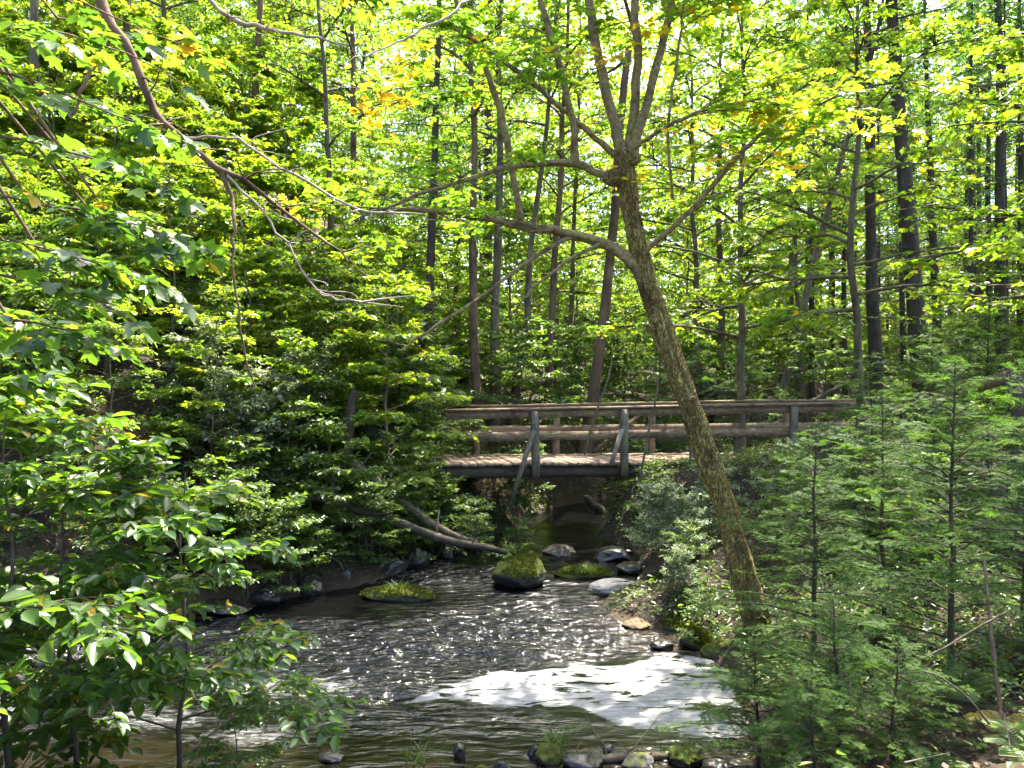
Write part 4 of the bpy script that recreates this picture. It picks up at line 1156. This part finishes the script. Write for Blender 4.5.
for k in range(8):
    Y = 9.3 + 3.6 * k / 7 + rng.normal(0, 0.08); x = float(np.interp(Y, YS, XL)) + rng.uniform(-0.12, 0.18)
    px = 512 + x / Y * F_PX; py = HZ + CAMZ / Y * F_PX
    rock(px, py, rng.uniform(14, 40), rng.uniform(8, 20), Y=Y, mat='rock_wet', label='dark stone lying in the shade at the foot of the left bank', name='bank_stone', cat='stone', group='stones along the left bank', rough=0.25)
for k in range(12):
    Y = 9.4 + 3.4 * k / 11; x = float(np.interp(Y, YS, XL))
    z0_ = float(ground(x - 0.5, Y)) + 0.08
    P = smooth_path(np.array([[x - 0.6, Y, z0_], [x - 0.25, Y + rng.normal(0, .1), z0_ * 0.75], [x - 0.05 + rng.normal(0, .06), Y + rng.normal(0, .2), 0.12], [x + 0.08, Y + rng.normal(0, .25), -0.08]]), 14)
    mb = MB(); b_ = P[0].copy(); tube(mb, P - b_ + rng.normal(0, .012, P.shape), np.linspace(rng.uniform(.015, .04), .008, 14), 7, .08)
    tag(mb.build('bare_root', M['bark_dark'], loc=b_), 'dark bare root hanging down the left bank to the water', 'root', 'roots on the left bank')
# --- hemlock saplings at the right
for k, (px, Y, pr, s, rz, lb) in enumerate([
        (955, 6.0, 0, 1.0, 0.0, 'larger spruce sapling with a clear dark trunk at the right'), (815, 6.6, 1, 1.0, 1.0, 'slim spruce sapling in front of the right bridge rail'),
        (885, 7.4, 0, 0.9, 2.1, 'spruce sapling between and behind the two nearest ones'), (1030, 6.6, 1, 1.05, 3.3, 'spruce sapling at the right edge below the handrail post'),
        (760, 5.6, 2, 0.75, 4.2, 'low spruce beside the foam at the bottom'), (840, 5.3, 2, 0.8, 5.0, 'low dark spruce under the slim sapling'), (895, 4.9, 2, 0.6, 1.9, 'small spruce at the rim of the dark hollow'), (930, 9.5, 0, 1.0, 4.0, 'spruce sapling in front of the sloping handrail'),
        (870, 10.5, 1, 1.05, 5.3, 'spruce sapling at the right end of the bridge'), (990, 11.5, 0, 1.1, 0.4, 'spruce sapling behind the handrail post'), (815, 4.7, 2, 0.55, 3.7, 'small spruce at the bottom edge below the slim sapling')]):
    HEM[pr].new(lb, 'spruce sapling', foot(px, Y), rz, s)
for k, (px, Y, pr, s, rz, lb) in enumerate([
        (700, 18.5, 0, 1.6, 1, 'dense dark conifer right behind the bridge beside the root plate'), (660, 20, 1, 1.8, 3, 'dark conifer behind the middle of the bridge'), (740, 19, 0, 1.4, 5, 'dark conifer behind the bridge right of the root plate'),
        (425, 13.9, 1, 0.7, 2.3, 'small conifer standing against the left rail end of the bridge'), (415, 16.5, 0, 1.3, 2, 'dark conifer at the left end of the bridge'), (640, 17.2, 1, 0.9, 4, 'small conifer just behind the far rail')]):
    HEM[pr].new(lb, 'conifer', foot(px, Y), rz, s)

# --- hand-placed trunks
hand = [  # px, Y, dia px, proto, dx lean in px per 200px, label
    (424, 17.5, 11, 'c0', 6, 'dark straight trunk left of the bridge'),
    (479, 18.0, 11, 't1', -3, 'mossy yellowish trunk at the far left post of the bridge'),
    (495, 19.0, 11, 't0', 0, 'grey trunk beside the mossy yellowish one'),
    (511, 20.0, 9, 't2', 24, 'trunk leaning right next to the grey one behind the bridge'),
    (547, 20.5, 9, 't1', 8, 'slim reddish trunk behind the bridge between the first two posts'),
    (568, 25.0, 6, 't0', 2, 'thin far trunk left of the reddish leaning one'),
    (584, 18.5, 13, 't1', 20, 'reddish trunk leaning slightly behind the middle of the bridge'),
    (720, 26.0, 8, 't0', 0, 'far straight trunk right of the leaning tree'),
    (757, 20.5, 10, 't0', 44, 'strongly tilted grey trunk behind the right half of the bridge'),
    (877, 22.0, 14, 'c1', -6, 'straight grey conifer trunk right of the bridge end'),
    (927, 20.0, 20, 'c1', -20, 'thickest dark conifer trunk in the right background'),
    (941, 23.0, 10, 'c0', -8, 'thinner trunk just right of the thickest one'),
    (1002, 23.0, 13, 'c1', -2, 'dark conifer trunk near the right edge'),
    (1022, 25.0, 10, 'c0', -4, 'conifer trunk at the very right edge'),
    (988, 28.0, 8, 'c1', 0, 'far conifer trunk between the dark ones at the right'),
    (965, 31.0, 7, 'c0', 3, 'slim far conifer trunk right of the thickest one'),
    (845, 30.0, 7, 'c1', -3, 'slim conifer trunk left of the straight grey one'),
    (812, 24.0, 6, 't2', -10, 'slender trunk behind the right end of the bridge'),
    (798, 27.0, 5, 't2', 6, 'thinnest trunk behind the right end of the bridge'),
    (487, 31.0, 13, 'c0', 2, 'tall pale conifer far behind the leaning tree'),
    (340, 21.0, 9, 't0', -4, 'grey trunk on the left hillside'),
    (255, 22.0, 10, 't1', 5, 'reddish trunk high on the left hillside'),
    (130, 19.0, 11, 't0', -6, 'trunk half hidden in leaves at the upper left'),
    (30, 17.0, 12, 't2', 4, 'trunk behind the hanging leaves at the left edge'),
]
pm = {'t0': THIN[0], 't1': THIN[1], 't2': THIN[2], 'c0': CONIF[0], 'c1': CONIF[1]}
for k, (px, Y, dia, pr, dx, lb) in enumerate(hand):
    want = dia / F_PX * Y
    base_d = 0.27 if pr[0] == 't' else 0.33
    s = min(max(want / base_d, 0.75), 1.5)
    pm[pr].new(lb, 'conifer' if pr[0] == 'c' else 'tree', foot(px, Y), k * 1.9, s, (math.atan(dx / 200), 0), sz=min(max(s, 0.85), 1.2))
# --- bright maples that fill the top right
for k, (px, Y, s, lb) in enumerate([(740, 16.5, 0.95, 'bright yellow-green maple above the right half of the bridge'), (860, 14.5, 0.9, 'bright maple right of the bridge end'), (1090, 12.5, 0.95, 'bright maple leaning in from the right edge'),
                                    (1215, 8.7, 0.95, 'near maple whose bright leaves hang in from the upper right corner'),
   (690, 24, 1.1, 'bright maple far behind the leaning tree'), (800, 27, 1.2, 'bright maple in the far right background'), (560, 26, 1.1, 'bright maple behind the slim reddish trunk'), (455, 24, 1.0, 'bright maple behind the mossy yellowish trunk')]):
    MAPLET[k % 2].new(lb, 'maple', foot(px, Y), k * 1.3, s)
# --- scattered young trees and far forest
placed = []


def scatter(n, y0, y1, pxr, mind, cb, tries=4000):
    k = 0
    for _ in range(tries):
        if k >= n:
            break
        Y = math.sqrt(rng.uniform(y0 ** 2, y1 ** 2)); px = rng.uniform(*pxr)
        x = (px - 512) / F_PX * Y
        l, r = np.interp(Y, YS, XL), np.interp(Y, YS, XR)
        if l - 0.4 < x < r + 0.4:
            continue
        if any((x - a) ** 2 + (Y - b) ** 2 < mind ** 2 for a, b in placed):
            continue
        placed.append((x, Y)); cb(k, x, Y); k += 1


def cb_young(k, x, Y):
    YOUNG[k % 3].new('slender young tree in the green understory beyond the bridge', 'young tree', (x, Y, float(ground(x, Y))), rng.uniform(0, 6.28), rng.uniform(0.55, 1.1), group='young trees beyond the bridge')


def cb_tree(k, x, Y):
    TREE[k % 3].new('tall broadleaf tree standing far back in the forest', 'tree', (x, Y, float(ground(x, Y))), rng.uniform(0, 6.28), rng.uniform(0.8, 1.2), (rng.normal(0, 0.03), rng.normal(0, 0.03)), group='far broadleaf trees')


def cb_con(k, x, Y):
    CONIF[k % 2].new('slim dark conifer standing far back in the right of the forest', 'conifer', (x, Y, float(ground(x, Y))), rng.uniform(0, 6.28), rng.uniform(0.45, 0.9), (rng.normal(0, 0.02), 0), group='far conifers', sz=rng.uniform(0.9, 1.2))


def cb_bush(k, x, Y):
    BUSH[k % 3].new('low leafy bush on the forest floor beyond the bridge', 'bush', (x, Y, float(ground(x, Y))), rng.uniform(0, 6.28), rng.uniform(0.8, 2.0), group='bushes beyond the bridge')


def cb_hill(k, x, Y):
    MID[k % 3].new('leafy sapling among others on the steep left hillside', 'sapling', (x, Y, float(ground(x, Y))), rng.uniform(0, 6.28), (0.5 + (Y - 9) * 0.08) * rng.uniform(0.85, 1.15), group='saplings on the left hillside')


def cb_hillbush(k, x, Y):
    BUSH[k % 3].new('leafy bush on the steep left hillside', 'bush', (x, Y, float(ground(x, Y))), rng.uniform(0, 6.28), rng.uniform(0.8, 1.6), group='bushes on the left hillside')


scatter(30, 11, 24, (-150, 410), 1.2, cb_hill)
scatter(40, 10.2, 20, (-80, 430), 0.7, cb_hillbush)
scatter(64, 19.5, 46, (330, 1120), 1.4, cb_young)
scatter(62, 28, 62, (-150, 1150), 2.2, cb_tree)
scatter(44, 22, 56, (790, 1150), 1.0, cb_con)
scatter(95, 17.5, 40, (380, 1060), 0.9, cb_bush)

# far wood beyond the trees one can tell apart
mb = MB()
nc = 6500
cy_ = np.sqrt(rng.uniform(44 ** 2, 80 ** 2, nc)); cx_ = (rng.uniform(-250, 1280, nc) - 512) / F_PX * cy_
cz_ = ground(cx_, cy_) + rng.random(nc) ** 1.5 * 32
for k in range(nc):
    m = 42; c = np.array([cx_[k], cy_[k], cz_[k]])
    pos = c + rng.normal(0, 1, (m, 3)) * np.array([1.0, 1.0, 0.42])
    place(mb, DIAM, pos, rng.normal(0, 1, (m, 3)) * [1, 1, .5], np.array([0, 0, 1.0]) + rng.normal(0, .7, (m, 3)), rng.uniform(.26, .5, m), leaf_tints(m, 0.45 + 0.35 * rng.random() , 0.15))
o = mb.build('far_wood', M['leaf_far']); o['kind'] = 'stuff'; tag(o, 'hazy mass of leaves of the far forest behind all trunks', 'forest')

# ------------------------------------------------------------------ ferns
def fern(label, loc, n, L, mat, rz0=0.0):
    t = thing('fern', label, 'fern', loc)
    for k in range(n):
        mb = MB()
        P = branch_path([0, 0, 0], rz0 + k * 2 * math.pi / n + rng.normal(0, 0.25), R(65), L * rng.uniform(0.7, 1.1), 10, 0.1, 0.7, 0.03)
        tube(mb, P, np.linspace(0.004, 0.001, 10), 4, tint=0.3)
        m = 21; tt = np.linspace(0.15, 1, m); u = tt * 9; i = np.minimum(u.astype(int), 8); f = (u - i)[:, None]
        b = P[i] * (1 - f) + P[i + 1] * f; d = unit(P[i + 1] - P[i]); lat = unit(np.cross(d, [0, 0, 1.0]))
        for sg in (1, -1):
            place(mb, FERN, b, d * 0.35 + lat * sg, np.cross(lat, d), L * 0.24 * np.sin(np.pi * (0.12 + 0.85 * (1 - tt) ** 0.8)) + 0.01, np.clip(rng.normal(.5, .2, m), 0, 1))
        mb.build('frond', M[mat], t)


fern('yellow fern frond clump at the lower right edge', foot(1003, 4.9), 5, 0.26, 'fern_yellow')
fern('green fern at the bottom right below the yellow fern', foot(930, 4.6), 8, 0.32, 'herb', 0.4)
fern('green fern at the bottom right corner', foot(1030, 4.5), 8, 0.34, 'herb', 1.0)
fern('fern hanging over the dark hollow under the right spruce', foot(960, 5.4), 7, 0.4, 'herb', 0.2)
fern('fern on the left bank by the upper fallen log', foot(470, 12.2), 7, 0.5, 'herb', 0.2)

# ------------------------------------------------------------------ ground cover (uncountable)
def scatter_pts(n, xr, yr, cond):
    x = rng.uniform(*xr, n); y = rng.uniform(*yr, n)
    z = ground(x, y)
    k = cond(x, y, z)
    return x[k], y[k], z[k]


def slope_n(x, y):
    e = 0.05
    return unit(np.stack([-(ground(x + e, y) - ground(x - e, y)) / (2 * e), -(ground(x, y + e) - ground(x, y - e)) / (2 * e), np.ones_like(x)], -1))


mb = MB()
x, y, z = scatter_pts(90000, (-9, 12), (3, 30), lambda x, y, z: (z > water_level(x, y) + 0.03) & ~((y > 13.6) & (y < 19) & (z < 1.05)))
n_ = slope_n(x, y)
place(mb, DIAM, np.stack([x, y, z + 0.012], -1), rng.normal(0, 1, (len(x), 3)) * [1, 1, .2], n_ + rng.normal(0, .25, (len(x), 3)), rng.uniform(0.025, 0.065, len(x)), rng.random(len(x)))
o = mb.build('leaf_litter', M['litter']); o['kind'] = 'stuff'; tag(o, 'brown fallen leaves covering the banks and forest floor', 'leaf litter')
mb = MB()
patch = SineNoise(77, 18, 0.8, 2.6)
x, y, z = scatter_pts(46000, (-11, 13), (3.2, 24), lambda x, y, z: (z > water_level(x, y) + 0.05) & ~((y < 5.4) & (x > -2.6) & (x < 1.3)) & (patch(x, y) + 0.5 > rng.normal(0, .5, len(x))))
K = 6
for k in range(K):
    h = rng.uniform(0.03, 0.22, len(x)); a = rng.uniform(0, 6.28, len(x))
    off = np.stack([np.cos(a) * 0.06, np.sin(a) * 0.06, h], -1)
    place(mb, OVATE if k % 2 else LONG, np.stack([x, y, z], -1) + off, np.stack([np.cos(a), np.sin(a), rng.normal(0, .3, len(x))], -1), np.array([0, 0, 1.0]) + rng.normal(0, .35, (len(x), 3)), rng.uniform(0.03, 0.08, len(x)), np.clip(rng.normal(0.5, .25, len(x)), 0, 1))
o = mb.build('undergrowth', M['herb']); o['kind'] = 'stuff'; tag(o, 'low green herbs growing over both banks', 'undergrowth')


mb = MB()
x, y, z = scatter_pts(9000, (-8, 9), (4.2, 22), lambda x, y, z: z > water_level(x, y) - 0.02)
d = rng.normal(0, 1, (len(x), 3)) * [1, 1, .25]
d = unit(d) * rng.uniform(.06, .4, (len(x), 1)); a = np.stack([x, y, z + rng.uniform(.005, .05, len(x))], -1)
sticks(mb, a, a + d, rng.uniform(.003, .008, len(x)), np.full(len(x), .002))
o = mb.build('twig_litter', M['twig']); o['kind'] = 'stuff'; tag(o, 'small dead twigs strewn over the banks', 'twigs')


def tuft(label, loc, n, h, mat='herb'):
    mb = MB()
    for k in range(n):
        P = branch_path(rng.normal(0, 0.05, 3) * [1, 1, 0], rng.uniform(0, 6.28), R(rng.uniform(50, 88)), h * rng.uniform(.5, 1.1), 6, 0.3, 0.5, 0.05)
        lat = unit(np.cross(P[-1] - P[0], [0, 0, 1.0])) * 0.004
        w = np.linspace(1, 0.1, 6)[:, None]
        V = np.concatenate([P - lat * w, P + lat * w]); i = np.arange(5)
        mb.add(V, [np.stack([i, i + 1, i + 7, i + 6], -1)], rng.random())
    tag(mb.build('grass_tuft', M[mat], loc=loc), label, 'grass tuft')


tuft('grass tuft growing out of the mossy stone at the near shore', at(556, 746, 5.95), 60, 0.22)
tuft('grass tuft on the flat grassy rock in mid stream', at(588, 572, 11.2), 120, 0.2)
tuft('grass tuft on top of the mossy mid stream boulder', at(512, 553, 10.9), 60, 0.28)
tuft('plants on the flat rock beside the left bank', at(394, 592, 10.1), 90, 0.2)
tuft('thin grass stems at the bottom edge left of the lone dark stone', (*on_water(418, 765), 0.0), 24, 0.28)

# ------------------------------------------------------------------ camera, light, render
cam = bpy.data.cameras.new('camera'); co = bpy.data.objects.new('camera', cam); COL.objects.link(co)
co.location = (0, 0, CAMZ)
co.rotation_euler = (R(90) - math.atan(8 / F_PX), 0, 0)
cam.sensor_width = 36; cam.lens = F_PX / 1024 * 36
cam.clip_start = 0.05; cam.clip_end = 2000
scene.camera = co

SUN_EL, SUN_AZ = 62, 30     # azimuth measured from +Y towards +X
w = bpy.data.worlds.new('World'); scene.world = w; w.use_nodes = True
N = w.node_tree.nodes; L = w.node_tree.links; N.clear()
sky = N.new('ShaderNodeTexSky'); sky.sky_type = 'NISHITA'; sky.sun_disc = False
sky.sun_elevation = R(SUN_EL); sky.sun_rotation = R(SUN_AZ); sky.dust_density = 3.0; sky.air_density = 0.8
bg = N.new('ShaderNodeBackground'); bg.inputs[1].default_value = 0.15
L.new(sky.outputs[0], bg.inputs[0]); ow = N.new('ShaderNodeOutputWorld'); L.new(bg.outputs[0], ow.inputs[0])
sd = bpy.data.lights.new('sun', 'SUN'); so = bpy.data.objects.new('sun', sd); COL.objects.link(so)
sd.energy = 4.2; sd.angle = R(0.5); sd.color = (1, 0.94, 0.82)
dirv = Vector((math.sin(R(SUN_AZ)) * math.cos(R(SUN_EL)), math.cos(R(SUN_AZ)) * math.cos(R(SUN_EL)), math.sin(R(SUN_EL))))
so.rotation_euler = dirv.to_track_quat('Z', 'Y').to_euler()
so.location = dirv * 40

vs = scene.view_settings
vs.view_transform = 'Standard'; vs.look = 'None'; vs.gamma = 1; vs.use_curve_mapping = False
vs.exposure = 2.6
cy = scene.cycles
cy.max_bounces = 8; cy.diffuse_bounces = 4; cy.glossy_bounces = 2; cy.transmission_bounces = 6; cy.transparent_max_bounces = 2
cy.use_adaptive_sampling = True; cy.adaptive_threshold = 0.04
cy.sample_clamp_indirect = 6; cy.sample_clamp_direct = 0
cy.use_denoising = True
cy.caustics_reflective = False; cy.caustics_refractive = False
scene.render.film_transparent = False
